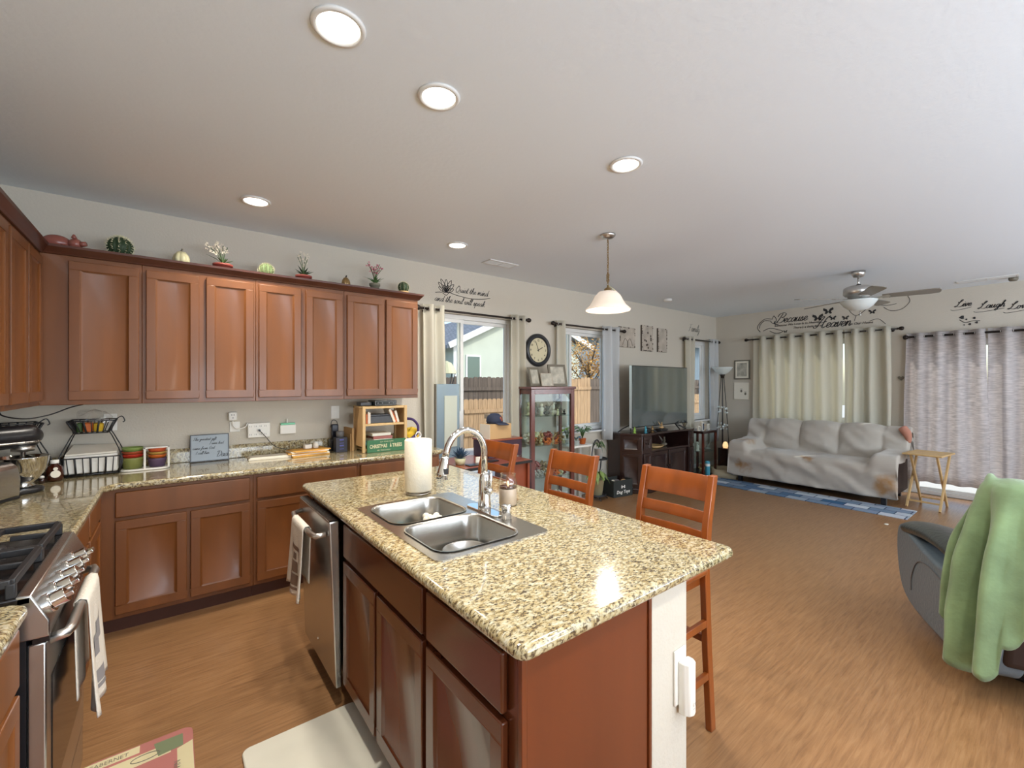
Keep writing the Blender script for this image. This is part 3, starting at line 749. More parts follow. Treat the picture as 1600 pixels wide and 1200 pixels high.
# island worktop with sink opening
SX0, SX1, SY0, SY1 = .70, 1.175, 1.29, 2.055
def isl_top():
    X0, X1, Y0, Y1 = .605, 1.604, .742, 2.80; rb = .0175
    def rr(x0, x1, y0, y1, r, n=5):
        pts = []
        for cx, cy, a0 in ((x1 - r, y0 + r, -90), (x1 - r, y1 - r, 0), (x0 + r, y1 - r, 90), (x0 + r, y0 + r, 180)):
            for k in range(n + 1): a = R(a0 + 90 * k / n); pts.append((cx + r * math.cos(a), cy + r * math.sin(a)))
        return pts
    prof = [(rb * (1 - math.cos(a)), CT - rb + rb * math.sin(a)) for a in [R(90 - 15 * k) for k in range(7)]]
    prof = [(rb - rb * math.cos(R(90 - 15 * k)), CT - rb + rb * math.sin(R(90 - 15 * k))) for k in range(7)]
    prof += [(i, CT * 2 - TH - z_) for i, z_ in reversed(prof)]
    loops = [[(x, y, z_) for x, y in rr(X0 + i, X1 - i, Y0 + i, Y1 - i, .035 - i * .9)] for i, z_ in prof]
    bm = bmesh.new(); vl = [[bm.verts.new(p) for p in lp] for lp in loops]; n = len(vl[0])
    for i in range(len(vl) - 1):
        for j in range(n): bm.faces.new((vl[i][j], vl[i][(j + 1) % n], vl[i + 1][(j + 1) % n], vl[i + 1][j]))
    hole = [(SX0, SY0), (SX1, SY0), (SX1, SY1), (SX0, SY1)]
    hv = []
    for lp, z_ in ((vl[0], CT), (vl[-1], CT - TH)):
        h = [bm.verts.new((x, y, z_)) for x, y in hole]; hv.append(h)
        es = [bm.edges.get((lp[j], lp[(j + 1) % n])) for j in range(n)] + [bm.edges.new((h[j], h[(j + 1) % 4])) for j in range(4)]
        bmesh.ops.triangle_fill(bm, use_beauty=True, edges=es)
    for j in range(4): bm.faces.new((hv[0][j], hv[0][(j + 1) % 4], hv[1][(j + 1) % 4], hv[1][j]))
    bmesh.ops.recalc_face_normals(bm, faces=bm.faces)
    me = bpy.data.meshes.new('granite_worktop'); bm.to_mesh(me); bm.free(); me.materials.append(M['granite'])
    for p in me.polygons: p.use_smooth = abs(p.normal.z) < .995
    o = bpy.data.objects.new('granite_worktop', me); COL.objects.link(o); return o
tag(isl_top(), 'large speckled granite worktop of the kitchen island holding the sink', 'countertop')

# sink
sk = thing('sink', 'stainless double-bowl drop-in sink in the island worktop', 'sink', (0, 0, CT))
def rrect(x0, x1, y0, y1, r, n=5):
    pts = []
    for cx, cy, a0 in ((x1 - r, y0 + r, -90), (x1 - r, y1 - r, 0), (x0 + r, y1 - r, 90), (x0 + r, y0 + r, 180)):
        for k in range(n + 1): a = R(a0 + 90 * k / n); pts.append((cx + r * math.cos(a), cy + r * math.sin(a)))
    return pts
X0, X1, Y0, Y1 = .685, 1.19, 1.275, 2.07
bowls = [(.725, 1.085, 1.695, 2.03), (.725, 1.085, 1.315, 1.665)]
def sink_deck():
    bm = bmesh.new()
    loops = [rrect(X0, X1, Y0, Y1, .03)] + [rrect(b[0], b[1], b[2], b[3], .07) for b in bowls]
    es = []
    for lp in loops:
        vs = [bm.verts.new((x, y, .004)) for x, y in lp]
        es += [bm.edges.new((vs[i], vs[(i + 1) % len(vs)])) for i in range(len(vs))]
    bmesh.ops.triangle_fill(bm, use_beauty=True, use_dissolve=False, edges=es)
    me = bpy.data.meshes.new('deck'); bm.to_mesh(me); bm.free()
    return me
me = sink_deck(); me.materials.append(M['sinksteel']); o = bpy.data.objects.new('deck', me); COL.objects.link(o); o.parent = sk
md = o.modifiers.new('s', 'SOLIDIFY'); md.thickness = .004; md.offset = -1 if me.polygons[0].normal.z > 0 else 1
for b in bowls:
    bw = MB(); rings = []
    for off, z, rr in ((-.006, .008, .076), (0, .008, .07), (.004, -.004, .066), (.008, -.15, .06), (.02, -.18, .055), (.05, -.195, .04)):
        lp = rrect(b[0] + off, b[1] - off, b[2] + off, b[3] - off, rr); rings.append([(x, y, z) for x, y in lp])
    k = 0; n = len(rings[0]); vs = sum(rings, [])
    fs = [(i * n + j, i * n + (j + 1) % n, (i + 1) * n + (j + 1) % n, (i + 1) * n + j) for i in range(len(rings) - 1) for j in range(n)]
    fs.append(tuple((len(rings) - 1) * n + j for j in range(n)))
    bw.add(vs, fs); bo = bw.build('bowl', 'sinksteel', sk, smooth=True)
    cx, cy_ = (b[0] + b[1]) / 2, (b[2] + b[3]) / 2
    MB().lathe([(.045, -.193), (.042, -.190), (.03, -.192), (.0, -.194)], (cx, cy_, 0), 20).build('drain', 'chrome', bo, smooth=True)
st = MB().lathe([(.088, 0), (.098, .05), (.106, .095), (.109, .097), (.104, .093), (.092, .05), (.083, .004), (0, .004)], seg=32)
solo('steel_bowl', st, 'nickel', 'round steel bowl lying in the near sink basin', 'bowl', (.965, 1.548, CT - .194), smooth=True).scale = (.88, .88, 1)
sb = thing('sponge', 'cream frilly scrubber with a teal tip in the far sink basin', 'sponge', (.975, 1.90, CT - .185))
m_ = MB()
for k in range(16):
    a = k * 2.39; rr = .012 + .028 * (k / 16); m_.ball((rr * math.cos(a) + .02, rr * math.sin(a), .11 + .018 * math.sin(k)), .018, 7, 5)
m_.cyl((.02, 0, 0), (.02, 0, .1), .028, .02); m_.build('head', 'petal', sb, smooth=True)
MB().ball((-.045, .02, .085), .022, 8, 6).cyl((-.045, .02, 0), (-.045, .02, .08), .012).build('tip', 'teal', sb, smooth=True)

# faucet
fc = thing('kitchen_faucet', 'chrome gooseneck pull-down faucet with a side lever on the island sink', 'faucet', (1.135, 1.66, CT + .004))
pl = rrect(-.03, .03, -.125, .125, .029); MB().prism(pl, 0, .008).build('deck_plate', 'chrome', fc, bevel=.003)
MB().lathe([(.030, .008), (.030, .03), (.027, .05), (.026, .14), (.022, .165), (.0135, .18)], seg=24).build('body', 'chrome', fc, smooth=True)
arc = [(0, 0, .17), (0, 0, .26)]
for k in range(13): a = PI * k / 12 * .93; arc.append((-.1 + .1 * math.cos(a), 0, .265 + .112 * math.sin(a)))
last = Vector(arc[-1]); arc.append(tuple(last + Vector((-.006, 0, -.02))))
MB().tube(arc, .0145, 14).build('spout', 'chrome', fc, smooth=True)
e = Vector(arc[-1]); dn = Vector((-.18, 0, -1)).normalized()
hd = MB().tube([e, e + dn * .01, e + dn * .03, e + dn * .07, e + dn * .095], [.0145, .018, .020, .026, .027], 16)
ho = hd.build('spray_head', 'chrome', fc, smooth=True)
MB().box(-.01, .01, -.026, -.018, -.012, .012).build('button', 'black', ho).location = tuple(e + dn * .06 + Vector((0, 0, 0)))
lv = MB().tube([(0, -.022, .10), (0, -.036, .10)], [.02, .018], 14)
lv.tube([(0, -.034, .10), (0, -.046, .13), (.0, -.052, .19)], [.012, .010, .008], 10); lv.ball((0, -.034, .10), .02, 12, 8)
lv.build('lever', 'chrome', fc, smooth=True)
MB().lathe([(.0215, 0), (.0215, .055), (.019, .060), (0, .060)], seg=24).build('cap', 'chrome', None, smooth=True)
o = bpy.data.objects['cap']; o.name = 'soap_dispenser'; o.location = (1.145, 1.505, CT + .005)
tag(o, 'short chrome cylinder cap on the sink deck in front of the candle', 'air gap cap')

# candle jar
cj = thing('jar_candle', 'glass jar candle half full of tan wax with a brown band on the island', 'candle', (1.29, 1.685, CT + .001))
MB().lathe([(.0, .002), (.040, .002), (.042, .006), (.042, .085), (.040, .088), (0, .088)], seg=28).build('wax', 'taupe', cj, smooth=True)
MB().lathe([(.0425, .082), (.0428, .086), (.0425, .089)], seg=28).build('band', 'amber', cj, smooth=True)
MB().lathe([(.036, 0), (.044, .004), (.045, .11), (.040, .125), (.036, .132), (.037, .150), (.034, .150), (.033, .13), (.041, .11), (.0435, .085)], seg=28).build('glass', 'jarglass', cj, smooth=True)
MB().ball((0, 0, .102), .006, 8, 8, (1, 1, 2.4)).build('flame', 'lampflame', cj, smooth=True)

# paper towel
pt = thing('paper_towel_roll', 'white paper towel roll standing on a wire holder on the island', 'paper towels', (1.045, 2.155, CT + .001))
MB().lathe([(.019, .018), (.068, .018), (.072, .024), (.072, .284), (.068, .290), (.019, .290)], seg=40).build('roll', 'papertowel', pt, smooth=True)
w = MB()
w.tube([(.062 * math.cos(2 * PI * k / 28), .062 * math.sin(2 * PI * k / 28), .006) for k in range(28)], .004, 8, close=True)
w.tube([(-.062, 0, .006), (.062, 0, .006)], .003, 8); w.cyl((0, 0, .004), (0, 0, .30), .004)
w.tube([(.016 * math.cos(2 * PI * k / 16), 0, .312 + .016 * math.sin(2 * PI * k / 16)) for k in range(16)], .003, 8, close=True)
w.build('wire_holder', 'nickel', pt, smooth=True)

# dishwasher (door slightly ajar)
dw = thing('dishwasher', 'stainless dishwasher with its door slightly ajar at the far end of the island', 'dishwasher', (.60, 2.09, 0))
MB().box(.05, .53, .005, .59, .10, .872).build('tub', 'black', dw)
MB().box(.10, .5, .02, .58, .0, .10).build('toe_kick', 'kick', dw)
dr = MB()
dr.add([(0, 0, .09), (.028, 0, .09), (.016, 0, .865), (-.030, 0, .865), (0, .585, .09), (.028, .585, .09), (.016, .585, .865), (-.030, .585, .865)],
       [(0, 1, 2, 3), (7, 6, 5, 4), (0, 4, 5, 1), (1, 5, 6, 2), (2, 6, 7, 3), (3, 7, 4, 0)])
do = dr.build('door', 'steel', dw, bevel=.006, seg=3)
MB().add([(-.028, .01, .866), (.012, .01, .866), (.012, .575, .866), (-.028, .575, .866), (-.028, .01, .869), (.012, .01, .869), (.012, .575, .869), (-.028, .575, .869)],
       [(0, 1, 2, 3), (7, 6, 5, 4), (0, 4, 5, 1), (1, 5, 6, 2), (2, 6, 7, 3), (3, 7, 4, 0)]).build('control_strip', 'enamel', do)
hb = MB().tube([(-.03, .05, .80), (-.072, .06, .795), (-.078, .12, .79), (-.078, .46, .79), (-.072, .525, .795), (-.03, .535, .80)], .013, 12)
hb.build('handle', 'nickel', do, smooth=True)
MB().lathe([(.008, 0), (.008, .003), (0, .003)], (-.006, .30, .19), 14, 'X').build('badge', 'chrome', do)

def hanging_towel(name, label, p0, ydir, w, zt, l_front, l_back, off, material, printmat, group=None, folds=2, prnt=None):
    """towel over a bar running along +Y at x=p0.x; off = outward direction sign in x"""
    t = thing(name, label, 'towel', p0)
    r = .018
    def f(u, v):
        # v: 0 front hem -> 1 back hem
        tot = l_front + PI * r + l_back; s_ = v * tot
        wy = (u - .5) * w
        if s_ < l_front: q = 1 - s_ / l_front; x = off * (r + .012 * q * 1.2); z = -(l_front - s_); k = q
        elif s_ < l_front + PI * r: a = (s_ - l_front) / r; x = off * r * math.cos(a); z = r * math.sin(a); k = 0
        else: q = (s_ - l_front - PI * r) / l_back; x = -off * (r - .002 - .006 * q); z = -(s_ - l_front - PI * r); k = q * .4
        x += off * (.004 + .012 * k) * math.sin(u * PI * 2 * folds + .6) * k
        wy *= 1 + .16 * k
        z -= .012 * k * math.sin(u * 5) 
        return (x, wy, z)
    m_ = MB().grid(f, 24, 40); cl = m_.build('cloth', material, t, smooth=True, solid=.003)
    g = MB()
    def pf(u, v):
        x, y, z = f(.5 + (u - .5) * .62, (.04 + .34 * v)); return (x + off * .0035, y, z)
    for (u0, u1, v0, v1) in (prnt or [(0, 1, 0, 1)]):
        g.grid(lambda u, v: pf(u0 + (u1 - u0) * u, v0 + (v1 - v0) * v), 10, 12)
    g.build('printed_motif', printmat, cl, smooth=True)
    return t
hanging_towel('dish_towel', 'white dish towel with a brown printed picture hanging on the dishwasher handle', (.522, 2.41, .79), 1, .24, 0, .34, .26, -1, 'towel', 'print',
              prnt=[(.15, .85, .0, .06), (0.05, .16, .06, .9), (.84, .95, .06, .9), (.2, .8, .10, .34), (.3, .7, .38, .62), (.38, .62, .66, .8), (.1, .9, .86, .95)])

# motion-sensor style box on the island wall
ms = thing('wall_sensor', 'small ivory plastic sensor box mounted on the near end of the island wall', 'sensor', (1.30, .785, .50))
MB().box(-.035, .03, -.008, 0, -.03, .145).build('bracket', 'white', ms, bevel=.003)
MB().prism([(x, y - .008) for x, y in [(-.018, 0), (-.018, -.02), (-.008, -.034), (.01, -.040), (.028, -.034), (.038, -.02), (.038, 0)]], -.055, .11).build('case', 'white', ms, bevel=.004)
g = MB(); text_mb(g, 'C E\n---', .012, (0, -.0485, -.02), (1, 0, 0), (0, 0, 1)); g.build('print', 'inkgrey', ms)

# ------------------------------------------------------------------ range (gas stove)
rg = thing('gas_range', 'stainless gas range with black iron grates at the left edge', 'range', (-.30, 1.746, 0))
RW = .664
MB().box(-.645, -.01, .002, RW - .002, .0, .90).build('body', 'black', rg)
MB().box(-.645, .0, .0, RW, .90, .922).build('cooktop', 'enamel', rg, bevel=.004)
cp = MB().prism([(-.01, .80), (.035, .80), (.035, .845), (.0, .922), (-.03, .926), (-.03, .80)], .0, RW, 'Y').build('control_panel', 'steel', rg, bevel=.004)
for k, y in enumerate((.065, .165, .265, .365, .465)):
    kb = MB(); c = Vector((.020, y, .868)); ax = Vector((.91, 0, .41)).normalized()
    kb.tube([c - ax * .01, c + ax * .012, c + ax * .012, c + ax * .045], [.029, .029, .023, .022], 20); kb.bar(c + ax * .04, c + ax * .062, .012, .036, (0, 1, 0))
    kb.build('knob', 'chrome', rg, bevel=.0015)
MB().box(-.01, .028, .006, RW - .006, .17, .785).build('oven_door', 'steel', rg, bevel=.005)
MB().box(.028, .0305, .07, RW - .07, .30, .66).build('oven_window', 'enamel', rg, bevel=.001)
MB().box(-.01, .026, .006, RW - .006, .02, .16).build('drawer', 'steel', rg, bevel=.005)
MB().box(.001, .034, .004, RW - .004, .786, .80).build('vent_strip', 'enamel', rg)
h_ = MB().tube([(.028, .045, .775), (.062, .05, .78), (.068, .08, .78), (.068, RW - .08, .78), (.062, RW - .05, .78), (.028, RW - .045, .775)], .014, 12); h_.build('handle', 'nickel', rg, smooth=True)
for gx, (a, b) in enumerate(((.015, .325), (.339, .649))):
    g = MB(); z = .962; x0, x1 = -.61, -.04; s_ = .016
    g.bar((x0, a, z), (x1, a, z), s_, s_ + .006); g.bar((x0, b, z), (x1, b, z), s_, s_ + .006)
    for x in (x0, (x0 + x1) / 2, x1): g.bar((x, a, z), (x, b, z), s_, s_ + .006)
    for cx_ in (x0 + .14, x1 - .14):
        cm = (a + b) / 2
        for dx, dy in ((1, 0), (-1, 0), (0, 1), (0, -1)): g.bar((cx_ + dx * .14, cm + dy * .15, z + .002), (cx_ + dx * .045, cm + dy * .045, z + .006), .011, .018)
    for x in (x0, x1):
        for y in (a, b): g.bar((x, y, z), (x, y, .922), .02)
    g.build('grate', 'iron', rg, bevel=.003)
for cx_ in (-.47, -.18):
    for cy2 in (.17, .494):
        MB().lathe([(.06, .923), (.055, .932), (.036, .934), (.036, .944), (0, .946)], (cx_, cy2, 0), 24).build('burner', 'iron', rg, smooth=True)
hanging_towel('dish_towel', 'white dish towel with a grey printed picture hanging on the range handle', (-.232, 2.12, .78), 1, .25, 0, .38, .31, 1, 'towel', 'greyprint',
              prnt=[(.25, .7, .12, .3), (.3, .65, .04, .1), (0, .5, .5, .8), (.4, 1, .7, .95)])

# ------------------------------------------------------------------ floor mats
mt = thing('kitchen_mat', 'pale grey-white rectangular floor mat in front of the island', 'mat', (.46, 1.52, 0))
MB().prism(rrect(-.235, .225, -.58, .555, .03), 0, .014).build('pad', mat('pale_mat', S(206, 202, 186), .7, noise_amt=(5, (1, 1, 1), .05)), mt, bevel=.005)
wm = thing('wine_mat', 'pinkish kitchen mat with wine label print lying in front of the range', 'mat', (-.1, 2.37, 0))
pad = MB().prism(rrect(-.17, .175, -.9, 0, .035), 0, .010).build('pad', 'mauve', wm, bevel=.003)
def flat(poly, z, material, name='printed_patch', par=pad): return MB().prism(poly, z, z + .0006).build(name, material, par)
flat([(-.17, -.012), (-.0, -.008), (-.0, -.052), (-.17, -.056)], .0100, 'matcream')
flat([(-.1, -.07), (.10, -.065), (.10, -.20), (-.1, -.21)], .0101, 'matcream')
flat([(.045, -.035), (.14, -.035), (.14, -.11), (.06, -.12)], .0102, 'matgreen')
flat([(.12, -.12), (.172, -.1), (.172, -.40), (.12, -.42)], .0101, 'matcream')
flat([(-.165, -.07), (-.1, -.07), (-.1, -.2), (-.165, -.2)], .0102, 'matgreen')
flat([(-.02, -.13), (.10, -.125), (.10, -.3), (-.02, -.3)], .0103, 'mauve')
g = MB(); text_mb(g, 'CABERNET', .03, (-.155, -.045, .0112), (1, 0, 0), (0, 1, 0), sx=.82); g.build('printed_word', 'frame_grey', pad)
g = MB(); text_mb(g, 'VIN', .03, (.13, -.24, .0112), (0, 1, 0), (-1, 0, 0)); g.build('printed_word', 'frame_grey', pad)
g = MB().tube([(.02 + .045 * math.cos(2 * PI * k / 20), -.095 + .018 * math.sin(2 * PI * k / 20), .0112) for k in range(20)], .002, 4, close=True); g.build('printed_oval', 'frame_grey', pad)

# ------------------------------------------------------------------ ceiling fixtures
def downlight(x, y, label):
    t = thing('recessed_light', label, 'ceiling light', (x, y, H), group='recessed kitchen downlights')
    MB().lathe([(.071, -.003), (.074, -.010), (.088, -.008), (.092, -.001), (.071, -.001)], seg=36).build('trim_ring', 'trim', t, smooth=True)
    MB().lathe([(.0, -.007), (.070, -.005), (.070, -.001)], seg=32).build('lens', 'bulb', t, smooth=True)
    l = lamp('downlight_lamp', 'AREA', (x, y, H - .016), (0, 0, 0), 12.5, WARM, shape='DISK', size=.13, spread=R(128)); l.parent = None
    return t
for x, y, lab in [(.46, 1.57, 'lit round recessed ceiling light nearest the camera, highest in view'),
                  (.914, 1.685, 'lit round recessed ceiling light above the island sink, second highest in view'),
                  (2.03, 1.554, 'lit round recessed ceiling light above the bar stools'),
                  (.455, 3.41, 'lit round recessed ceiling light above the cabinets on the left'),
                  (2.02, 3.38, 'lit round recessed ceiling light small in view near the ceiling vent')]:
    downlight(x, y, lab)
# extra unseen fittings added behind the camera to brighten the room
for x, y, lab in [(.46, -.3, 'added unseen ceiling fill light behind the camera by the left wall'), (2.03, -.3, 'added unseen ceiling fill light behind the camera, second from the left wall'),
                  (4.3, -1.2, 'added unseen ceiling fill light behind the camera near the middle'), (6.4, -1.2, 'added unseen ceiling fill light behind the camera by the right wall')]:
    downlight(x, y, lab)

def register(name, label, x, y, rz, L=.36, Wd=.16):
    t = thing(name, label, 'vent', (x, y, H), rz)
    f = MB(); f.box(-L / 2, L / 2, -Wd / 2, -Wd / 2 + .02, -.008, 0); f.box(-L / 2, L / 2, Wd / 2 - .02, Wd / 2, -.008, 0)
    f.box(-L / 2, -L / 2 + .02, -Wd / 2 + .02, Wd / 2 - .02, -.008, 0); f.box(L / 2 - .02, L / 2, -Wd / 2 + .02, Wd / 2 - .02, -.008, 0); f.box(-.006, .006, -Wd / 2 + .02, Wd / 2 - .02, -.008, 0)
    f.build('frame', 'trim', t, bevel=.002)
    s_ = MB(); k = -Wd / 2 + .026
    while k < Wd / 2 - .024: s_.box(-L / 2 + .02, L / 2 - .02, k, k + .004, -.007, -.001); k += .011
    s_.build('slats', 'trim', t)
    MB().box(-L / 2 + .02, L / 2 - .02, -Wd / 2 + .02, Wd / 2 - .02, -.001, 0).build('duct', 'grey', t)
register('ceiling_vent', 'white ceiling vent near the back wall left of the pendant lamp', 2.68, 3.63, 0)
register('ceiling_vent', 'white ceiling vent near the right wall above the grey curtains', 7.6, .62, R(90), .5, .16)
solo('smoke_detector', MB().lathe([(.055, 0), (.06, -.012), (.05, -.03), (0, -.034)], seg=24), 'trim', 'small round white detector on the ceiling beyond the pendant lamp', 'smoke detector', (5.75, 3.65, H), smooth=True)
solo('smoke_detector', MB().lathe([(.04, 0), (.04, -.03), (.03, -.045), (0, -.048)], seg=20), 'frame_grey', 'tiny grey detector at the ceiling by the right vent', 'detector', (7.72, .42, H), smooth=True)

# pendant
pd = thing('pendant_lamp', 'pendant lamp with a white bell-shaped glass shade on a chain', 'pendant lamp', (2.87, 2.38, H))
MB().lathe([(.062, 0), (.062, -.01), (.045, -.028), (.012, -.036), (0, -.036)], seg=28).build('canopy', 'nickel', pd, smooth=True)
ch = MB(); z = -.04; k = 0
while z > -.42:
    a = (k % 2) * PI / 2
    ch.tube([(.008 * math.cos(2 * PI * j / 8) * math.cos(a), .008 * math.cos(2 * PI * j / 8) * math.sin(a), z - .013 + .014 * math.sin(2 * PI * j / 8)) for j in range(8)], .0022, 5, close=True)
    z -= .021; k += 1
ch.tube([(.004 * math.sin(j * .9), .004 * math.cos(j * .9), -.03 - j * .02) for j in range(20)], .0022, 5)
for q in range(5): ch.tube([(.012 * math.cos(2 * PI * j / 12 + q), .012 * math.sin(2 * PI * j / 12 + q), -.33 - q * .014 + .006 * math.sin(j)) for j in range(12)], .0022, 5, close=True)
ch.build('chain', 'gold', pd, smooth=True)
MB().tube([(0, 0, -.42), (0, 0, -.455)], .008, 10).lathe([(.0, -.43), (.03, -.452), (.032, -.468), (.045, -.474)], seg=20).build('holder', 'gold', pd, smooth=True)
MB().tube([(0, 0, -.42), (.035, -.02, -.445), (.07, -.04, -.475)], .004, 6).build('cord', 'cream', pd, smooth=True)
MB().lathe([(.035, -.468), (.075, -.478), (.105, -.51), (.125, -.55), (.15, -.59), (.185, -.622), (.183, -.632), (.145, -.60), (.12, -.56), (.10, -.518), (.07, -.488), (.035, -.478)], seg=40).build('shade', 'shade', pd, smooth=True)
MB().ball((0, 0, -.585), .052, 20, 14, (1, 1, 1.15)).build('bulb', 'bulb2', pd, smooth=True)
lamp('pendant_bulb_lamp', 'POINT', (2.87, 2.38, H - .70), (0, 0, 0), 18, WARM, shadow_soft_size=.06)

# ceiling fan
fn = thing('ceiling_fan', 'brushed nickel ceiling fan with five grey blades and a frosted bowl light', 'ceiling fan', (5.98, 1.45, H))
MB().lathe([(.062, 0), (.062, -.03), (.045, -.062), (.016, -.07), (0, -.07)], seg=28).build('canopy', 'nickel', fn, smooth=True)
MB().cyl((0, 0, -.06), (0, 0, -.17), .011).build('downrod', 'nickel', fn, smooth=True)
MB().lathe([(.02, -.145), (.028, -.155), (.02, -.172)], seg=16).build('collar', 'bronze', fn, smooth=True)
MB().lathe([(0, -.168), (.11, -.17), (.135, -.185), (.138, -.25), (.12, -.27), (.10, -.275), (.095, -.30), (.06, -.315), (0, -.315)], seg=40).build('motor', 'nickel', fn, smooth=True)
MB().lathe([(.07, -.315), (.07, -.335), (.0, -.335)], seg=30).build('light_ring', 'nickel', fn, smooth=True)
MB().lathe([(.168, -.325), (.165, -.335), (.13, -.385), (.085, -.42), (.0, -.435)], seg=36).build('bowl', 'frost', fn, smooth=True)
MB().cyl((.06, 0, -.43), (.06, 0, -.47), .004).ball((.06, 0, -.475), .01).build('pull', 'nickel', fn, smooth=True)
for k in range(5):
    a = R(-80 + 72 * k)
    b = MB(); pts = [(.20, -.055), (.60, -.07), (.64, -.06), (.655, -.03), (.655, .03), (.64, .06), (.60, .07), (.20, .055)]
    b.prism(pts, -.004, .004); bo = b.build('blade', 'fanblade', fn, bevel=.002)
    bo.rotation_euler = (R(-11), 0, a); bo.location = (0, 0, -.30)
    i_ = MB().prism([(.09, -.02), (.16, -.012), (.25, -.04), (.27, 0), (.25, .04), (.16, .012), (.09, .02)], -.010, -.005).build('blade_iron', 'nickel', bo, bevel=.002)
# ==================== SECTION 3 ====================

# ------------------------------------------------------------------ curtain rods and curtains
def rod(label, axis, a0, a1, z, wall, off=.085, rr=.011, fin=.028, group=None):
    t = thing('curtain_rod', label, 'curtain rod', (a0, wall - off, z) if axis == 'X' else (wall - off, a0, z), 0 if axis == 'X' else R(90))
    L = a1 - a0
    MB().cyl((0, 0, 0), (L, 0, 0), rr, seg=12).build('rod', 'bronze', t, smooth=True)
    for e_, s_ in ((0, -1), (L, 1)):
        MB().lathe([(rr, 0), (rr * 1.5, .006), (rr * .9, .014), (fin * .8, .03), (fin, .05), (fin * .8, .07), (0, .08)] if s_ > 0 else [(0, -.08), (fin * .8, -.07), (fin, -.05), (fin * .8, -.03), (rr * .9, -.014), (rr * 1.5, -.006), (rr, 0)], (e_, 0, 0), 16, 'X').build('finial', 'bronze', t, smooth=True)
    for p in (.06, L - .06):
        # bracket from wall
        sg = 1 if axis == 'X' else -1
        MB().cyl((p, 0, -rr), (p, sg * (off - .006), -rr), .006, seg=8).lathe([(.022, 0), (.022, .006)], (p, (off - .007) if sg > 0 else -(off - .001), -rr), 14, 'Y').build('bracket', 'bronze', t, smooth=True)
    return t
def curtain(label, axis, a0, a1, z0, z1, wall, nf, material, off=.085, amp=.035, group=None, flare=0, seed=0, grom=True, drift=0, cat='curtain', name='curtain'):
    """wavy grommet panel; z1 = top hem; rod 4cm below the top hem"""
    rnd = random.Random(seed); L = a1 - a0
    t = thing(name, label, cat, (a0, wall - off, z0) if axis == 'X' else (wall - off, a0, z0), 0 if axis == 'X' else R(90), group)
    hh = z1 - z0; ph = [rnd.uniform(-.35, .35) for _ in range(nf * 2 + 2)]; am = [rnd.uniform(.75, 1.2) for _ in range(nf * 2 + 2)]
    def f(u, v):
        k = u * nf; i = int(k * 2); low = 1 - v
        y = amp * math.sin(2 * PI * k + ph[min(i, len(ph) - 1)] * 0 + low * .5 * math.sin(k * 1.3 + seed)) * (am[min(int(k), len(am) - 1)] * low + v)
        y += .008 * low * math.sin(k * 9 + seed)
        x = u * L + low * flare * (u - .5) + drift * low + .012 * low * math.sin(v * 5 + k * 2 + seed)
        return (x, y, v * hh)
    MB().grid(f, max(24, nf * 14), 14).build('cloth', material, t, smooth=True, solid=.002)
    if grom:
        for j in range(nf * 2):
            u = (j + .5) / (nf * 2) if False else (j * .5) / nf + 0
            if j == 0: u = .25 / nf * .0 + .02
            x, y, z = f(u, 1 - .045 / hh * 1)
            g = MB().tube([(0, .020 * math.cos(2 * PI * q / 14), .020 * math.sin(2 * PI * q / 14)) for q in range(14)], .004, 6, close=True)
            go = g.build('grommet', 'nickel', t, smooth=True); go.location = (x, 0, hh - .045)
    return t
rod('dark curtain rod above the patio door beside the upper cabinets', 'X', 1.99, 3.34, 2.265, YB, .085)
curtain('cream curtain gathered at the left of the patio door beside the upper cabinets', 'X', 2.0, 2.24, .03, 2.31, YB, 2, 'curt', seed=1, drift=.04)
curtain('light curtain gathered at the right of the patio door left of the round clock', 'X', 3.12, 3.33, .75, 2.31, YB, 2, 'curt', seed=2, drift=.02)
rod('dark curtain rod above the middle window', 'X', 3.84, 5.16, 2.265, YB, .085)
curtain('cream curtain panel at the left side of the middle window by the clock', 'X', 3.86, 4.0, .95, 2.31, YB, 1, 'curt', seed=3, drift=.02)
curtain('white curtain panel at the right side of the middle window', 'X', 4.74, 5.08, .72, 2.31, YB, 2, 'curt_white', seed=4, amp=.045)
rod('short dark curtain rod above the narrow window behind the television', 'X', 6.86, 7.93, 2.265, YB, .085)
curtain('cream curtain panel at the left of the narrow window behind the television', 'X', 6.86, 7.12, .5, 2.31, YB, 2, 'curt', seed=5)
curtain('white curtain panel at the right of the narrow window by the floor lamp', 'X', 7.66, 7.92, .45, 2.31, YB, 2, 'curt_white', seed=6, drift=.03)
rod('dark curtain rod above the sofa on the far right wall', 'Y', 1.50, 3.47, 2.27, XR, .09)
curtain('cream curtain with deep folds, left panel behind the sofa', 'Y', 2.12, 3.40, .45, 2.315, XR, 6, 'curt', off=.09, amp=.05, seed=7)
curtain('cream curtain with deep folds, right panel behind the sofa', 'Y', 1.56, 2.10, .45, 2.315, XR, 3, 'curt', off=.09, amp=.05, seed=8)
rod('dark curtain rod above the grey curtains of the sliding door', 'Y', -.86, 1.36, 2.14, XR, .09, .014, .034)
curtain('grey woven curtain, left panel over the sliding door beside the sofa', 'Y', .66, 1.40, .19, 2.19, XR, 4, 'curt_grey', off=.09, amp=.045, seed=9, flare=.08)
curtain('grey woven curtain, right panel over the sliding door at the right edge', 'Y', -.82, .64, .19, 2.19, XR, 7, 'curt_grey', off=.09, amp=.045, seed=10)

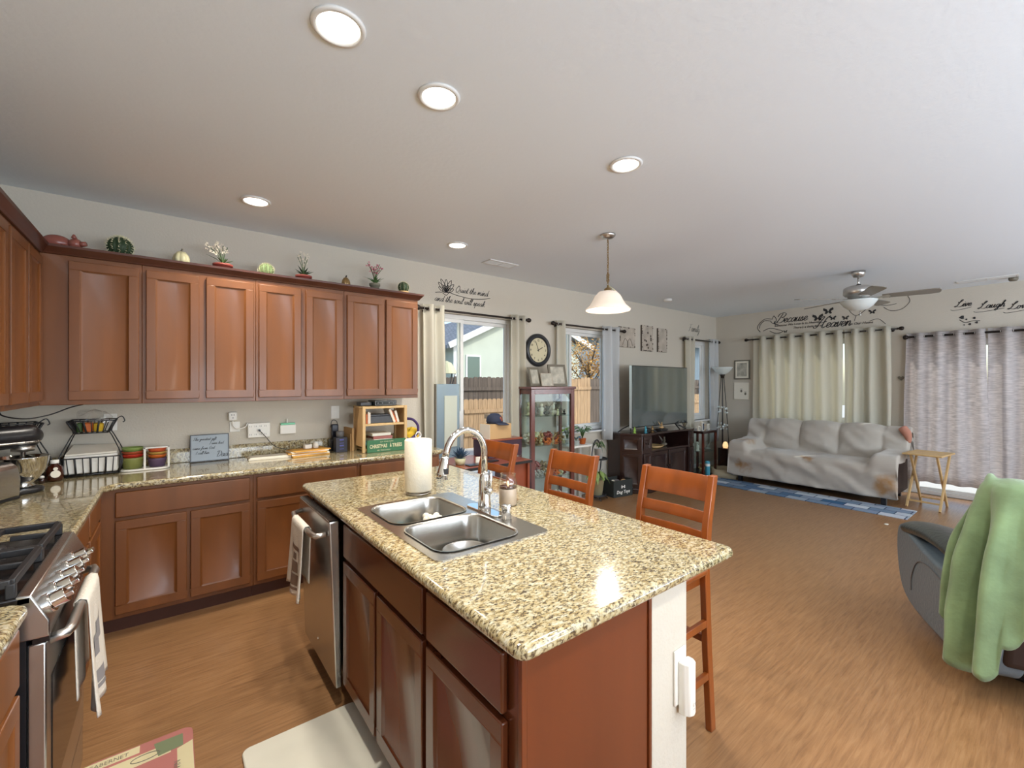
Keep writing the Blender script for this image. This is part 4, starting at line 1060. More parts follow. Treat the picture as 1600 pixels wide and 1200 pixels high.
# ------------------------------------------------------------------ wall lettering and pictures
WY = YB - .001
def vinyl(name, label, cat, loc, fn, material='ink', wallaxis='X'):
    o = MB(); fn(o)
    o = o.build(name, material, None, solid=.0012); o.location = loc; return tag(o, label, cat)
ux, uz = (1, 0, 0), (0, 0, 1)
def lotus(m_):
    def petal(c, a, L, wd):
        d = Vector((math.sin(a), 0, math.cos(a))); n_ = Vector((d.z, 0, -d.x)); b = Vector(c)
        m_.tube(spline([b, b + d * L * .5 + n_ * wd, b + d * L, b + d * L * .5 - n_ * wd, b], 4), .0022, 4)
    for a, L in ((-1.15, .10), (-.8, .13), (-.45, .145), (0, .135), (.45, .145), (.8, .13), (1.15, .10)): petal((.13, -.002, .08), a, L, .02)
    for a, L in ((-.9, .06), (-.3, .08), (.3, .08), (.9, .06)): petal((.13, -.002, .075), a, L, .022)
    m_.tube(spline([(0, -.002, .06), (.07, -.002, .07), (.13, -.002, .045), (.17, -.002, .075), (.26, -.002, .06), (.42, -.002, .045), (.58, -.002, .055), (.70, -.002, .08)], 6), .0024, 4)
vinyl('lotus_decal', 'black line-drawn lotus flower decal with a long curving stem above the patio door', 'wall decal', (2.18, WY, 2.40), lotus)
vinyl('wall_lettering', 'black cursive words Quiet the mind above the patio door', 'wall lettering', (2.42, WY, 2.495),
      lambda m_: cursive(m_, 'Quiet the mind', .034, (0, 0, 0), ux, uz, w=.15))
vinyl('wall_lettering', 'black cursive words and the soul will speak above the patio door, lower line', 'wall lettering', (2.17, WY, 2.372),
      lambda m_: cursive(m_, 'and the soul will speak', .033, (0, 0, 0), ux, uz, w=.15))
vinyl('wall_lettering', 'faint grey cursive word Family above the narrow window in the corner', 'wall lettering', (7.08, WY, 2.42),
      lambda m_: cursive(m_, 'Family', .062, (0, 0, 0), ux, uz, w=.13), 'inkgrey')
# right wall: x axis of text runs towards -Y
RX = XR - .001; vx, vz = (0, -1, 0), (0, 0, 1); vn = (-1, 0, 0)
def rv(name, label, cat, y, z, fn, material='ink'): return vinyl(name, label, cat, (RX, y, z), fn, material)
rv('wall_lettering', 'black cursive word Because above the cream curtains', 'wall lettering', 3.07, 2.525, lambda m_: cursive(m_, 'Because', .068, (0, 0, 0), vx, vz, nrm=vn, w=.18, lsp=.93))
rv('wall_lettering', 'black cursive word Heaven above the cream curtains', 'wall lettering', 2.50, 2.38, lambda m_: cursive(m_, 'Heaven', .074, (0, 0, 0), vx, vz, nrm=vn, w=.18, lsp=.93))
def small(text, size=.05): return lambda m_: text_mb(m_, text, size, (-.002, 0, 0), vx, vz, shear=.3, depth=.001)
rv('wall_lettering', 'small printed line Someone We Love Is In under the word Because', 'wall lettering', 3.10, 2.465, small('Someone We Love Is In Heaven'), 'ink')
rv('wall_lettering', "small printed line There's a little bit of, beside the word Heaven", 'wall lettering', 2.82, 2.405, small("There's a little bit of"), 'ink')
rv('wall_lettering', 'small printed line In Our Home right of the word Heaven', 'wall lettering', 2.06, 2.385, small('In Our Home'), 'ink')
def butterfly(s_):
    def f(m_):
        for sg in (-1, 1):
            m_.add([Vector((-.002, -sg * x * s_, z * s_)) for x, z in ((0, -.1), (.3, .5), (.9, .8), (1, .3), (.5, 0), (.7, -.5), (.35, -.6), (.05, -.3))], [tuple(range(8))])
    return f
for y, z, s_, lab in ((2.47, 2.545, .075, 'black butterfly decal right beside the word Because'), (2.33, 2.63, .07, 'large black butterfly decal under the left fan blades'),
                      (2.27, 2.515, .045, 'small black butterfly decal above the word Heaven'), (2.11, 2.50, .045, 'small black butterfly decal above the end of the word Heaven'),
                      (2.93, 2.37, .03, 'tiny black butterfly decal below the curved hands decal'), (1.79, 2.55, .045, 'small black butterfly decal at the right end of the row')):
    rv('butterfly_decal', lab, 'wall decal', y, z, butterfly(s_))
def hands(m_):
    P = lambda a, b: (-.002, -a, b)
    for pts in ([(.30, .33), (.16, .36), (.04, .24), (.0, .12), (.06, .0)], [(.28, .28), (.15, .31), (.06, .2), (.04, .1)], [(.12, .02), (.25, .08), (.42, .02), (.5, -.04), (.38, -.08), (.25, 0)],
                [(.30, .33), (.33, .42), (.38, .3), (.34, .2), (.42, .16), (.30, .22), (.27, .27)]):
        m_.tube(spline([P(a * .8, b * .6) for a, b in pts], 5), .004, 4)
rv('hands_decal', 'black line decal of curved hands at the left end of the wording', 'wall decal', 3.37, 2.40, hands)
def wings(m_):
    P = lambda a, b: (-.002, -a, b)
    for pts in ([(0, .2), (.02, .1), (.1, .02), (.2, .08), (.26, .16), (.18, .18), (.1, .12), (.05, .2), (0, .2)], [(.1, .02), (.08, -.06)],
                [(.42, .1), (.5, .04), (.62, .05), (.7, .14), (.68, .22)], [(.36, .14), (.46, .12), (.56, .13)], [(.26, -.08), (.36, -.06), (.44, -.14)]):
        m_.tube(spline([P(a, b) for a, b in pts], 5), .0026, 4)
rv('wings_decal', 'black line decal of birds and wings behind the fan light', 'wall decal', 2.38 - .3, 2.50, wings)
for txt, y, z, lab in (('Live', .93, 2.50, 'Live'), ('Laugh', .72, 2.45, 'Laugh'), ('Love', .47, 2.41, 'Love')):
    rv('wall_lettering', 'black cursive word %s above the grey curtains' % lab, 'wall lettering', y, z, lambda m_, t_=txt: cursive(m_, t_, .038, (0, 0, 0), vx, vz, nrm=vn, w=.24))
    tw = {'Live': .19, 'Laugh': .26, 'Love': .19}[txt]
    rv('lettering_flourish', 'thin black flourish line with tiny words underneath the word %s' % lab, 'wall decal', y + .05, z - .03,
       lambda m_, L=tw: m_.tube(spline([(-.002, 0, 0), (-.002, -.03, -.012), (-.002, -L * .6, -.004), (-.002, -L, .012)], 5), .0018, 4))
def sprig(m_):
    m_.tube(spline([(-.002, 0, .02), (-.002, -.05, -.02), (-.002, -.12, -.005), (-.002, -.18, -.01)], 5), .003, 4)
    for a, b, r_ in ((.02, .05, .022), (.06, .02, .010), (.13, .03, .014), (.15, -.03, .014), (.09, -.045, .014), (.04, -.05, .008)):
        m_.lathe([(r_, -.0025), (r_ * .95, -.002)], (0, -a, b), 8, 'X', mod=lambda a_, h_: 1 + .25 * math.cos(5 * a_))
rv('flower_decal', 'small black flower sprig decal under the word Live', 'wall decal', .895, 2.31, sprig)
hm = MB().prism([(0, -.03), (.035, .0), (.035, .02), (.018, .028), (0, .015), (-.018, .028), (-.035, .02), (-.035, 0)], -.02, 0, 'X')
solo('heart_ornament', hm, 'frame_grey', 'small dark heart ornament on the wall between the two curtains', 'ornament', (XR - .001, 1.47, 1.58), smooth=False)

def picture(name, label, w, h, loc, rz, frame, inner, fr=.02, t=.02, cat='picture', extra=None, mat_w=0):
    p = thing(name, label, cat, loc, rz)
    f = MB(); f.box(-w / 2, w / 2, -t, 0, -h / 2, -h / 2 + fr); f.box(-w / 2, w / 2, -t, 0, h / 2 - fr, h / 2)
    f.box(-w / 2, -w / 2 + fr, -t, 0, -h / 2 + fr, h / 2 - fr); f.box(w / 2 - fr, w / 2, -t, 0, -h / 2 + fr, h / 2 - fr)
    f.build('frame', frame, p, bevel=.002)
    if mat_w: MB().box(-w / 2 + fr, w / 2 - fr, -t + .006, -t + .008, -h / 2 + fr, h / 2 - fr).build('mount', 'paper', p)
    q = fr + mat_w
    pr = MB().box(-w / 2 + q, w / 2 - q, -t + .003, -t + .005, -h / 2 + q, h / 2 - q).build('print', inner, p)
    if extra:
        for m_, mt_ in extra: m_.build('printed_shape', mt_, pr)
    return p
def canvas_pic(label, x, z, w, h, dark, deco):
    p = thing('wall_plaque', label, 'wall plaque', (x, YB, z))
    b = MB().box(-w / 2, w / 2, -.028, -.002, -h / 2, h / 2).build('board', 'canvas', p, bevel=.003)
    e = MB(); e.box(-w / 2 - .001, -w / 2, -.027, -.003, -h / 2, h / 2); 
    e.build('dark_edge', 'darkprint', b)
    rnd = random.Random(int(x * 100))
    d = MB()
    for k in range(26):
        s_ = rnd.random() * 2 * (w + h)
        if s_ < w: cx_, cz = s_ - w / 2, h / 2 - .005
        elif s_ < 2 * w: cx_, cz = s_ - 1.5 * w, -h / 2 + .005
        elif s_ < 2 * w + h: cx_, cz = -w / 2 + .005, s_ - 2 * w - h / 2
        else: cx_, cz = w / 2 - .005, s_ - 2 * w - 1.5 * h
        a, b_ = rnd.uniform(.004, .018), rnd.uniform(.004, .014)
        d.box(max(cx_ - a, -w / 2 + .001), min(cx_ + a, w / 2 - .001), -.0292, -.028, max(cz - b_, -h / 2 + .001), min(cz + b_, h / 2 - .001))
    d.build('worn_border', 'darkprint', b)
    if deco: m_ = MB(); deco(m_); m_.build('printed_shape', deco.mt if hasattr(deco, 'mt') else 'darkprint', b)
def d1(m_): m_.tube(spline([(0, -.029, -.15), (0, -.029, -.06)], 4), .006, 5); m_.tube(spline([(-.12, -.029, -.12), (-.06, -.029, -.02), (0, -.029, -.06), (.06, -.029, -.02), (.12, -.029, -.12)], 5), .003, 5)
def d2(m_):
    for k in range(9): m_.lathe([(.018, -.030), (.012, -.029)], (random.uniform(-.09, .09), 0, random.uniform(-.15, .1)), 7, 'Y')
canvas_pic('square rustic plaque with dark worn border, left of three above the television', 5.36, 2.195, .37, .30, True, d1)
canvas_pic('tall rustic plaque with flower print, middle of three above the television', 5.86, 2.21, .29, .40, True, d2)
canvas_pic('tall plain pale plaque, right of three above the television', 6.27, 2.205, .25, .38, True, None)
picture('picture_frame', 'grey framed sketch on the right wall, upper of two by the floor lamp', .27, .345, (XR, 3.625, 1.755), R(-90), 'frame_grey', 'photo', .022, .022, mat_w=.03)
fe = MB(); 
for cx_, cz in ((.0, .0), (.07, -.05)):
    fe.lathe([(.016, -.0012), (.014, 0)], (cx_, -.018, cz), 10, 'Y', mod=lambda a_, h_: 1 + .5 * abs(math.sin(a_)))
    for q in range(4): fe.lathe([(.005, -.0012), (.004, 0)], (cx_ - .014 + q * .009, -.018, cz + .035), 6, 'Y')
picture('footprint_picture', 'white canvas with two small footprints on the right wall, lower of two', .25, .30, (XR, 3.635, 1.375), R(-90), 'paper', 'paper', .012, .02, extra=[(fe, 'frame_grey')])

# clock
ck = thing('wall_clock', 'large round dark wall clock with cream face beside the middle window', 'clock', (3.60, YB, 1.92))
MB().lathe([(.205, -.001), (.205, -.02), (.195, -.035), (.175, -.045), (.155, -.035), (.15, -.02), (.15, -.001)][::-1], seg=48, axis='Y').build('rim', mat('clock_rim', S(38, 40, 44), .35), ck, smooth=True)
fo = MB().lathe([(.152, -.012), (.152, -.018), (0, -.018)][::-1], seg=40, axis='Y').build('face', 'clockface', ck)
n_ = MB()
for k in range(1, 13):
    a = PI / 2 - k * PI / 6; text_mb(n_, str(k), .036, (.122 * math.cos(a), -.0185, .122 * math.sin(a) - .012), ux, uz, 'CENTER', bold=.001)
n_.build('numerals', 'ink', fo)
hh_ = MB(); 
for a, L, w_ in ((R(90 + 22), .115, .006), (R(90 - 62), .078, .008)): hh_.bar((-.02 * math.cos(a), -.021, -.02 * math.sin(a)), (L * math.cos(a), -.021, L * math.sin(a)), .003, w_, (0, 0, 1) if abs(math.sin(a)) < .7 else (1, 0, 0))
hh_.build('hands', 'ink', fo)

# ------------------------------------------------------------------ outlets, switch, chargers on the back wall
def plate(label, x, z, w=.07, h=.115, name='outlet', cat='outlet', y=YB, slots=True):
    t = thing(name, label, cat, (x, y, z))
    MB().box(-w / 2, w / 2, -.006, 0, -h / 2, h / 2).build('cover_plate', 'white', t, bevel=.002)
    if slots:
        for dz in (-.022, .022):
            s_ = MB().box(-.016, .016, -.008, -.006, dz - .014, dz + .014).build('socket', 'white', t, bevel=.001)
    return t
plate('white wall outlet in the corner behind the wire baskets', -.33, 1.235)
plate('white wall outlet above the black phone beside the wooden shelf', 1.17, 1.245)
plate('white light switch plate on the wall at the patio door near the plug box', .40, 1.16, .07, .08, slots=False)
fb = thing('plug_adapter', 'white six-way plug adapter box with a plugged cord above the grey sign', 'plug adapter', (.565, YB - .002, 1.125))
MB().box(-.08, .08, -.038, 0, -.06, .06).build('case', 'white', fb, bevel=.006)
g = MB()
for i in range(4):
    for j in (-1, 1):
        for q in (-.005, .005): g.box(-.06 + i * .035 + q - .001, -.06 + i * .035 + q + .001, -.0392, -.038, j * .033 - .006, j * .033 + .006)
g.build('slots', 'black', fb)
MB().cyl((0, -.038, 0), (0, -.058, 0), .009, seg=10).build('plug', 'black', fb)
pc_ = thing('plug_charger', 'small white plug with a dark rim and curled cord above the adapter box', 'charger', (.385, YB - .002, 1.245))
MB().box(-.03, .03, -.035, 0, -.035, .035).build('case', 'white', pc_, bevel=.008)
g = MB(); g.box(-.01, -.006, -.0358, -.035, .005, .018); g.box(.006, .01, -.0358, -.035, .005, .018); g.box(-.003, .003, -.0358, -.035, -.016, -.008); g.build('slots', 'black', pc_)
MB().tube(spline([(0, -.02, -.035), (.0, -.03, -.07), (.03, -.03, -.1), (.08, -.03, -.09), (.10, -.02, -.06)], 5), .005, 6).build('cord', 'white', pc_, smooth=True)
ga = thing('wall_charger', 'white wall plug box with a green strip on top, left of the phone', 'charger', (.79, YB - .002, 1.12))
MB().box(-.07, .05, -.03, 0, -.04, .035).build('case', 'white', ga, bevel=.004)
MB().box(-.065, .045, -.028, -.002, .035, .052).build('strip', mat('mint_green', S(120, 200, 160), .4), ga, bevel=.003)
MB().box(-.02, -.012, -.02, -.012, .05, .085).build('antenna', 'white', ga)
plate('white outlet with plugged white adapter low on the wall by the black bin', 5.02, .40)
solo('air_freshener', MB().box(-.03, .03, -.04, -.008, -.06, .05), 'white', 'white plug-in adapter sticking out of the low outlet by the black bin', 'adapter', (4.99, YB, .41), bevel=.01)

# ------------------------------------------------------------------ things on the worktop
z = CT + .001
def wires(mb_, a, b, r=.003): mb_.cyl(a, b, r, seg=6)
def basket(mb_, w0, d0, w1, d1, z0, z1, nx, ny, r=.003, cy0=0, cy1=0):
    """tapering wire basket from bottom rectangle (w0,d0) to top (w1,d1)"""
    for w_, d_, zz, c in ((w0, d0, z0, cy0), (w1, d1, z1, cy1)):
        mb_.tube([(-w_ / 2, c - d_ / 2, zz), (w_ / 2, c - d_ / 2, zz), (w_ / 2, c + d_ / 2, zz), (-w_ / 2, c + d_ / 2, zz)], r * 1.3, 6, close=True)
    for i in range(nx + 1):
        u = i / nx - .5; rr = r * (1.9 if i % 2 == 0 else 1)
        for s_ in (-.5, .5): mb_.cyl((u * w0, cy0 + s_ * d0, z0), (u * w1, cy1 + s_ * d1, z1), rr, seg=6)
        mb_.cyl((u * w0, cy0 - d0 / 2, z0), (u * w0, cy0 + d0 / 2, z0), r, seg=6)
    for i in range(ny + 1):
        u = i / ny - .5
        for s_ in (-.5, .5): mb_.cyl((s_ * w0, cy0 + u * d0, z0), (s_ * w1, cy1 + u * d1, z1), r, seg=6)
def fruit_stand(label, loc, rz):
    t = thing('wire_basket_stand', label, 'wire basket', loc, rz)
    m_ = MB(); basket(m_, .27, .20, .29, .24, .012, .12, 8, 4); m_.build('lower_basket', 'iron', t, smooth=True)
    m_ = MB(); basket(m_, .15, .12, .22, .18, .27, .35, 6, 4); m_.build('upper_basket', 'iron', t, smooth=True)
    m_ = MB()
    for sx in (-1, 1):
        for sy in (-1, 1): m_.tube(spline([(sx * .13, sy * .1, .012), (sx * .15, sy * .1, .10), (sx * .10, sy * .06, .24), (sx * .085, sy * .06, .28), (sx * .11, sy * .085, .35)], 4), .0035, 6)
    m_.build('side_wires', 'iron', t, smooth=True)
    m_ = MB().tube(spline([(.11, 0, .35), (.14, 0, .37), (.155, 0, .34), (.145, 0, .33)], 4), .0035, 6); m_.build('hook', 'iron', t, smooth=True)
    return t
fs_ = fruit_stand('black two-tier wire basket stand holding a white bin and bagged snacks', (-.40, 3.93, z), 0)
bn = thing('plastic_bin', 'white plastic bin full of folded papers in the lower wire basket', 'bin', (-.40, 3.93, z + .018))
MB().box(-.125, .125, -.085, .085, 0, .115).build('bin', 'white', bn, bevel=.008)
MB().add([(-.12, -.08, .116), (.12, -.07, .118), (.125, .07, .15), (-.10, .08, .16), (-.12, -.08, .125), (.12, -.07, .128), (.125, .07, .16), (-.10, .08, .17)],
  [(0, 1, 2, 3), (7, 6, 5, 4), (0, 4, 5, 1), (1, 5, 6, 2), (2, 6, 7, 3), (3, 7, 4, 0)]).build('papers', 'paper', bn)
sn = thing('snack_bag', 'clear bag of orange and green snacks in the upper wire basket', 'snack bag', (-.40, 3.93, z + .275))
pk = MB()
MB().box(-.045, 0, -.035, .03, 0, .06).build('orange_pack', 'orange', sn, bevel=.01); MB().box(.004, .05, -.035, .03, 0, .055).build('yellow_pack', 'yellow', sn, bevel=.01); MB().box(-.075, -.05, -.03, .03, 0, .06).build('green_pack', 'green', sn, bevel=.008)
def crumple(cx, cy, cz, sx, sy, sz, seed):
    m_ = MB().ball((cx, cy, cz), 1, 16, 12, (sx, sy, sz)); o_ = Vector((seed, 0, 0))
    m_.v = [tuple(Vector(p) + Vector(noise.noise_vector(Vector(p) * 22 + o_)) * min(sx, sz) * .45) for p in m_.v]; return m_
crumple(0, 0, .09, .085, .05, .055, 3).build('clear_wrap', 'jarglass', sn, smooth=False)
fruit_stand('black two-tier wire basket stand behind the stand mixer', (-.74, 3.86, z), R(20))
hb_ = thing('hanging_cord', 'black cord drooping from under the corner upper cabinet', 'cord', (-.62, 3.66, 1.37))
MB().tube(spline([(-.10, -.16, 0), (-.09, -.14, -.04), (-.02, -.06, -.065), (.06, .04, -.05), (.13, .14, -.015), (.18, .2, 0)], 6), .004, 6).build('cord', 'black', hb_, smooth=True)
MB().lathe([(.008, 0), (.008, -.012), (0, -.012)], (-.10, -.16, 0), 10).build('clip', 'black', hb_)
hy = thing('syrup_bottle', 'small dark brown syrup bottle with a white cap and round label', 'bottle', (-.555, 3.79, z))
MB().lathe([(.034, 0), (.040, .01), (.040, .05), (.034, .085), (.016, .10), (.016, .11)], seg=24).build('bottle', 'amber', hy, smooth=True)
MB().lathe([(.019, .105), (.02, .108), (.02, .125), (.0, .127)], seg=20).build('cap', 'white', hy, smooth=True)
lb = MB().lathe([(.022, -.002), (.022, 0), (0, 0)][::-1], (0, 0, 0), 20, 'Y'); lo = lb.build('label', 'paper', hy); lo.location = (-.002 + .012, -.040, .045); lo.rotation_euler = (0, 0, R(12))
MB().lathe([(.010, -.002), (.010, 0), (0, 0)][::-1], (0, 0, .031), 14, 'Y').build('label_top', 'paper', lo)
sp = thing('pepper_shaker', 'tiny dark shaker with a white top beside the mixer', 'shaker', (-.60, 3.74, z))
MB().lathe([(.014, 0), (.014, .02), (.010, .03)], seg=14).build('body', 'espresso', sp, smooth=True); MB().lathe([(.011, .03), (.011, .04), (0, .044)], seg=14).build('top', 'white', sp, smooth=True)

# stand mixer
mx = thing('stand_mixer', 'black stand mixer with a polished steel bowl on the corner worktop', 'mixer', (-.70, 3.45, z), R(38))
MB().prism([(x * .9, y) for x, y in rrect(-.14, .17, -.095, .095, .07)], 0, .025).build('base', 'black', mx, bevel=.008, seg=3)
MB().prism([(-.13, .02), (-.05, .02), (-.07, .15), (-.06, .24), (-.13, .24), (-.12, .12)], -.04, .04, 'Y').build('neck', 'black', mx, bevel=.015, seg=3)
hd_ = MB().grid(lambda u, v: (-.14 + .30 * u, .062 * math.sin(v * 2 * PI) * (1 - .25 * abs(2 * u - 1) ** 3) * min(1, 6 * min(u, 1 - u) + .25) ** .5, .30 + .062 * math.cos(v * 2 * PI) * min(1, 6 * min(u, 1 - u) + .2) ** .5), 20, 24)
hd_.build('motor_head', 'black', mx, smooth=True)
MB().tube([(-.12, 0, .272), (.10, 0, .272), (.125, 0, .272), (.14, 0, .272)], [.058, .056, .05, .036], 24).box(-.001, 0, -.001, 0, .27, .271).build('trim_band', 'nickel', mx, smooth=False).scale = (1, 1.10, .26)
bpy.context.view_layer.update()
for o in mx.children if False else [c for c in bpy.data.objects if c.name.startswith('trim_band') and c.parent == mx]: o.location = (0, 0, .272 * (1 - .26))
g = MB(); text_mb(g, 'KITCHEN', .014, (.06, -.0655, .268), (1, 0, 0), (0, 0, 1), bold=.0005); g.build('brand_lettering', 'ink', mx)
MB().lathe([(.0, .19), (.01, .19), (.01, .215), (.045, .222), (.047, .25), (.0, .252)], (.085, 0, 0), 24).build('attachment_hub', 'nickel', mx, smooth=True)
MB().lathe([(.045, .026), (.05, .034), (.038, .048), (.065, .075), (.090, .12), (.103, .19), (.106, .192), (.102, .188), (.085, .12), (.06, .08), (0, .06)], (.085, 0, 0), 36).build('bowl', 'chrome', mx, smooth=True)
MB().cyl((.085, 0, .25), (.085, 0, .14), .008).lathe([(.012, .10), (.04, .12), (.042, .15), (.01, .17)], (.085, 0, 0), 16).build('beater', 'nickel', mx, smooth=True)

# toaster
to = thing('toaster', 'brushed steel toaster with a blue-lit button at the left edge of the worktop', 'toaster', (-.755, 3.22, z), R(62))
prof_ = [(-.09, .012), (.09, .012), (.095, .10), (.082, .165), (.055, .188), (-.055, .188), (-.082, .165), (-.095, .10)]
MB().prism(prof_, -.15, .15, 'X').build('body', 'steel', to, bevel=.012, seg=3)
MB().box(-.152, .152, -.088, .088, 0, .014).build('base', 'black', to, bevel=.004)
MB().box(-.12, .12, -.045, -.018, .186, .190).build('slot', 'black', to); MB().box(-.12, .12, .018, .045, .186, .190).build('slot', 'black', to)
MB().box(.150, .158, -.02, .02, .095, .11).build('lever', 'black', to, bevel=.003)
MB().lathe([(.010, .150), (.009, .154), (0, .154)], (0, -.045, .125), 14, 'X').build('blue_button', mat('blue_glow', S(70, 140, 220), .3, emit=(S(70, 150, 235), 1.2)), to)
for k in range(4): MB().lathe([(.006, .150), (.006, .153), (0, .153)], (0, -.03 + k * .02, .07), 12, 'X').build('button', 'chrome', to)
solo('white_box', MB().box(-.05, .05, -.05, .05, 0, .105), 'paper', 'white carton hidden between the toaster and the mixer', 'box', (-.86, 3.5, z), bevel=.004)

# colourful canisters in white rack
cn = thing('dish_rack', 'white two-section plastic holder for stacked colourful bowls on the back worktop', 'bowl holder', (-.14, 3.92, z))
MB().prism([(x, y) for x, y in rrect(-.135, .135, -.06, .06, .055)], 0, .012).build('tray', 'white', cn, bevel=.003)
for x in (-.006, .122): MB().box(x, x + .012, -.058, -.046, .012, .155).build('upright', 'white', cn, bevel=.002)
MB().box(-.006, .134, -.058, -.048, .145, .155).build('top_bar', 'white', cn, bevel=.002)
def bowlstack(label, x, y, cols, r0, r1):
    zz = z + .013
    for k, (c, hgt, what) in enumerate(cols):
        b = MB().lathe([(r0, 0), (r1, hgt * .8), (r1 + .003, hgt), (r1 - .002, hgt), (r0, .006), (0, .004)], seg=28)
        solo('stacked_bowl', b, c, '%s in the %s stack of the white holder' % (what, label), 'bowl', (x, y, zz), smooth=True); zz += hgt * (1.0)
bowlstack('left', -.205, 3.93, [(mat('olive', S(128, 132, 70), .5), .075, 'olive green bowl, lowest'), ('red', .022, 'red bowl'), (mat('rust', S(176, 84, 50), .5), .02, 'rust bowl'), (mat('grassgreen', S(132, 156, 84), .5), .025, 'light green bowl, topmost')], .050, .056)
bowlstack('right', -.075, 3.93, [(mat('plum', S(90, 70, 96), .5), .06, 'plum purple bowl, lowest'), ('orange', .022, 'orange bowl'), (mat('ochre', S(196, 160, 80), .5), .02, 'ochre yellow bowl'), (mat('coral', S(214, 100, 60), .5), .028, 'coral bowl, topmost')], .042, .052)

# grey sign
sg = thing('lettered_sign', 'grey-blue framed sign with handwritten black words leaning on the backsplash', 'sign', (.235, 4.04, z)); sg.rotation_euler = (R(-8), 0, 0)
MB().box(-.118, .118, -.008, 0, 0, .20).build('board', 'slate', sg, bevel=.001)
f = MB(); f.box(-.122, .122, -.012, .002, -.0, .006); f.box(-.122, .122, -.012, .002, .196, .202); f.box(-.122, -.116, -.012, .002, .006, .196); f.box(.116, .122, -.012, .002, .006, .196); f.build('frame', 'black', sg)
w = MB()
cursive(w, 'The greatest gift', .0105, (-.105, -.009, .158), ux, uz, w=.2); cursive(w, 'I ever had', .0105, (-.005, -.009, .124), ux, uz, w=.2)
cursive(w, 'came from God', .0105, (-.108, -.009, .09), ux, uz, w=.2); cursive(w, 'I call him', .0105, (-.09, -.009, .055), ux, uz, w=.2); cursive(w, 'Dad', .021, (.035, -.009, .028), ux, uz, w=.17)
w.build('words', 'ink', sg)
# cords and papers
cd = thing('charging_cord', 'thin black charging cord looping down to the papers on the back worktop', 'cord', (0, 0, 0))
MB().tube(spline([(.565, 4.04, 1.125), (.60, 4.02, 1.08), (.68, 4.02, .985), (.80, 4.0, .955), (.90, 3.98, .965), (.98, 3.96, .985)], 6), .003, 6).build('cord', 'black', cd, smooth=True)
solo('notebook', MB().box(-.15, .15, -.075, .075, 0, .012).box(-.14, .145, -.07, .07, .012, .018), 'paper', 'thin grey-white papers lying on the back worktop left of the envelopes', 'papers', (.62, 3.92, z), R(-3))
for k, (x, y, a, m_, lab, t_) in enumerate(((.90, 3.90, 8, 'manila', 'manila envelope at the bottom of the paper pile', .010), (.905, 3.91, 2, 'paper', 'white envelope second from the bottom of the pile', .010),
                                   (.89, 3.90, -4, 'manila', 'manila envelope in the middle of the paper pile', .008), (.90, 3.92, 5, 'paper', 'white mail near the top of the paper pile', .010), (.91, 3.91, 12, 'manila', 'bent manila envelope on top of the pile', .007))):
    zz = z + sum((.010, .010, .008, .010, .007)[:k])
    solo('envelope', MB().box(-.15, .14, -.09, .09, 0, t_ - .0005), m_, lab, 'envelope', (x, y, zz), R(a), bevel=.001)
solo('charger_block', MB().box(-.03, .03, -.02, .02, 0, .035), 'white', 'white charger block on top of the envelopes', 'charger', (.90, 3.93, z + .046), R(15), bevel=.005)
solo('white_adapter', MB().lathe([(.02, 0), (.024, .02), (.018, .05), (0, .055)], seg=14), 'white', 'rounded white plug beside the charger block on the envelopes', 'charger', (.965, 3.93, z + .046), smooth=True)
solo('grey_pouch', MB().box(-.09, .09, -.03, .03, 0, .035), 'grey', 'grey pouch against the backsplash behind the envelopes', 'pouch', (1.02, 4.03, z + .0), bevel=.012, seg=3)
ph = thing('cordless_phone', 'black cordless phone standing on its charging base', 'phone', (1.145, 4.02, z))
MB().box(-.045, .045, -.04, .04, 0, .10).build('base', 'black', ph, bevel=.008); MB().box(-.03, .03, -.012, .014, .10, .23).build('handset', mat('dark_navy_plastic', S(26, 30, 44), .3), ph, bevel=.01, seg=3)
MB().tube(spline([(-.03, .02, .2), (-.02, .03, .25), (.0, .03, .265), (.025, .03, .25), (.03, .02, .22)], 5), .003, 6).build('cord', 'black', ph, smooth=True)
bb = thing('black_box', 'upright black printed box beside the wooden shelf', 'box', (1.155, 3.90, z))
MB().box(-.045, .05, -.04, .04, 0, .125).build('carton', mat('dark_box', S(44, 44, 56), .5), bb, bevel=.002)
g = MB()
for k, dz in enumerate((.10, .075, .05, .025)): g.box(-.015, .02, -.0408, -.04, dz, dz + (.012 if k % 2 == 0 else .005))
g.build('printed_label', mat('blue_print', S(84, 90, 170), .5), bb)
solo('lidded_tub', MB().lathe([(.03, 0), (.034, .04), (.03, .05), (0, .052)], seg=18), 'grey', 'small grey tub on top of the upright black box', 'tub', (1.155, 3.90, z + .126), smooth=True)
solo('tan_folder', MB().box(-.008, .008, -.10, .10, 0, .20).box(-.016, -.009, -.08, .09, 0, .15), 'tan', 'tan cardboard folders standing at the left side of the wooden shelf', 'folder', (1.245, 3.95, z), R(3))

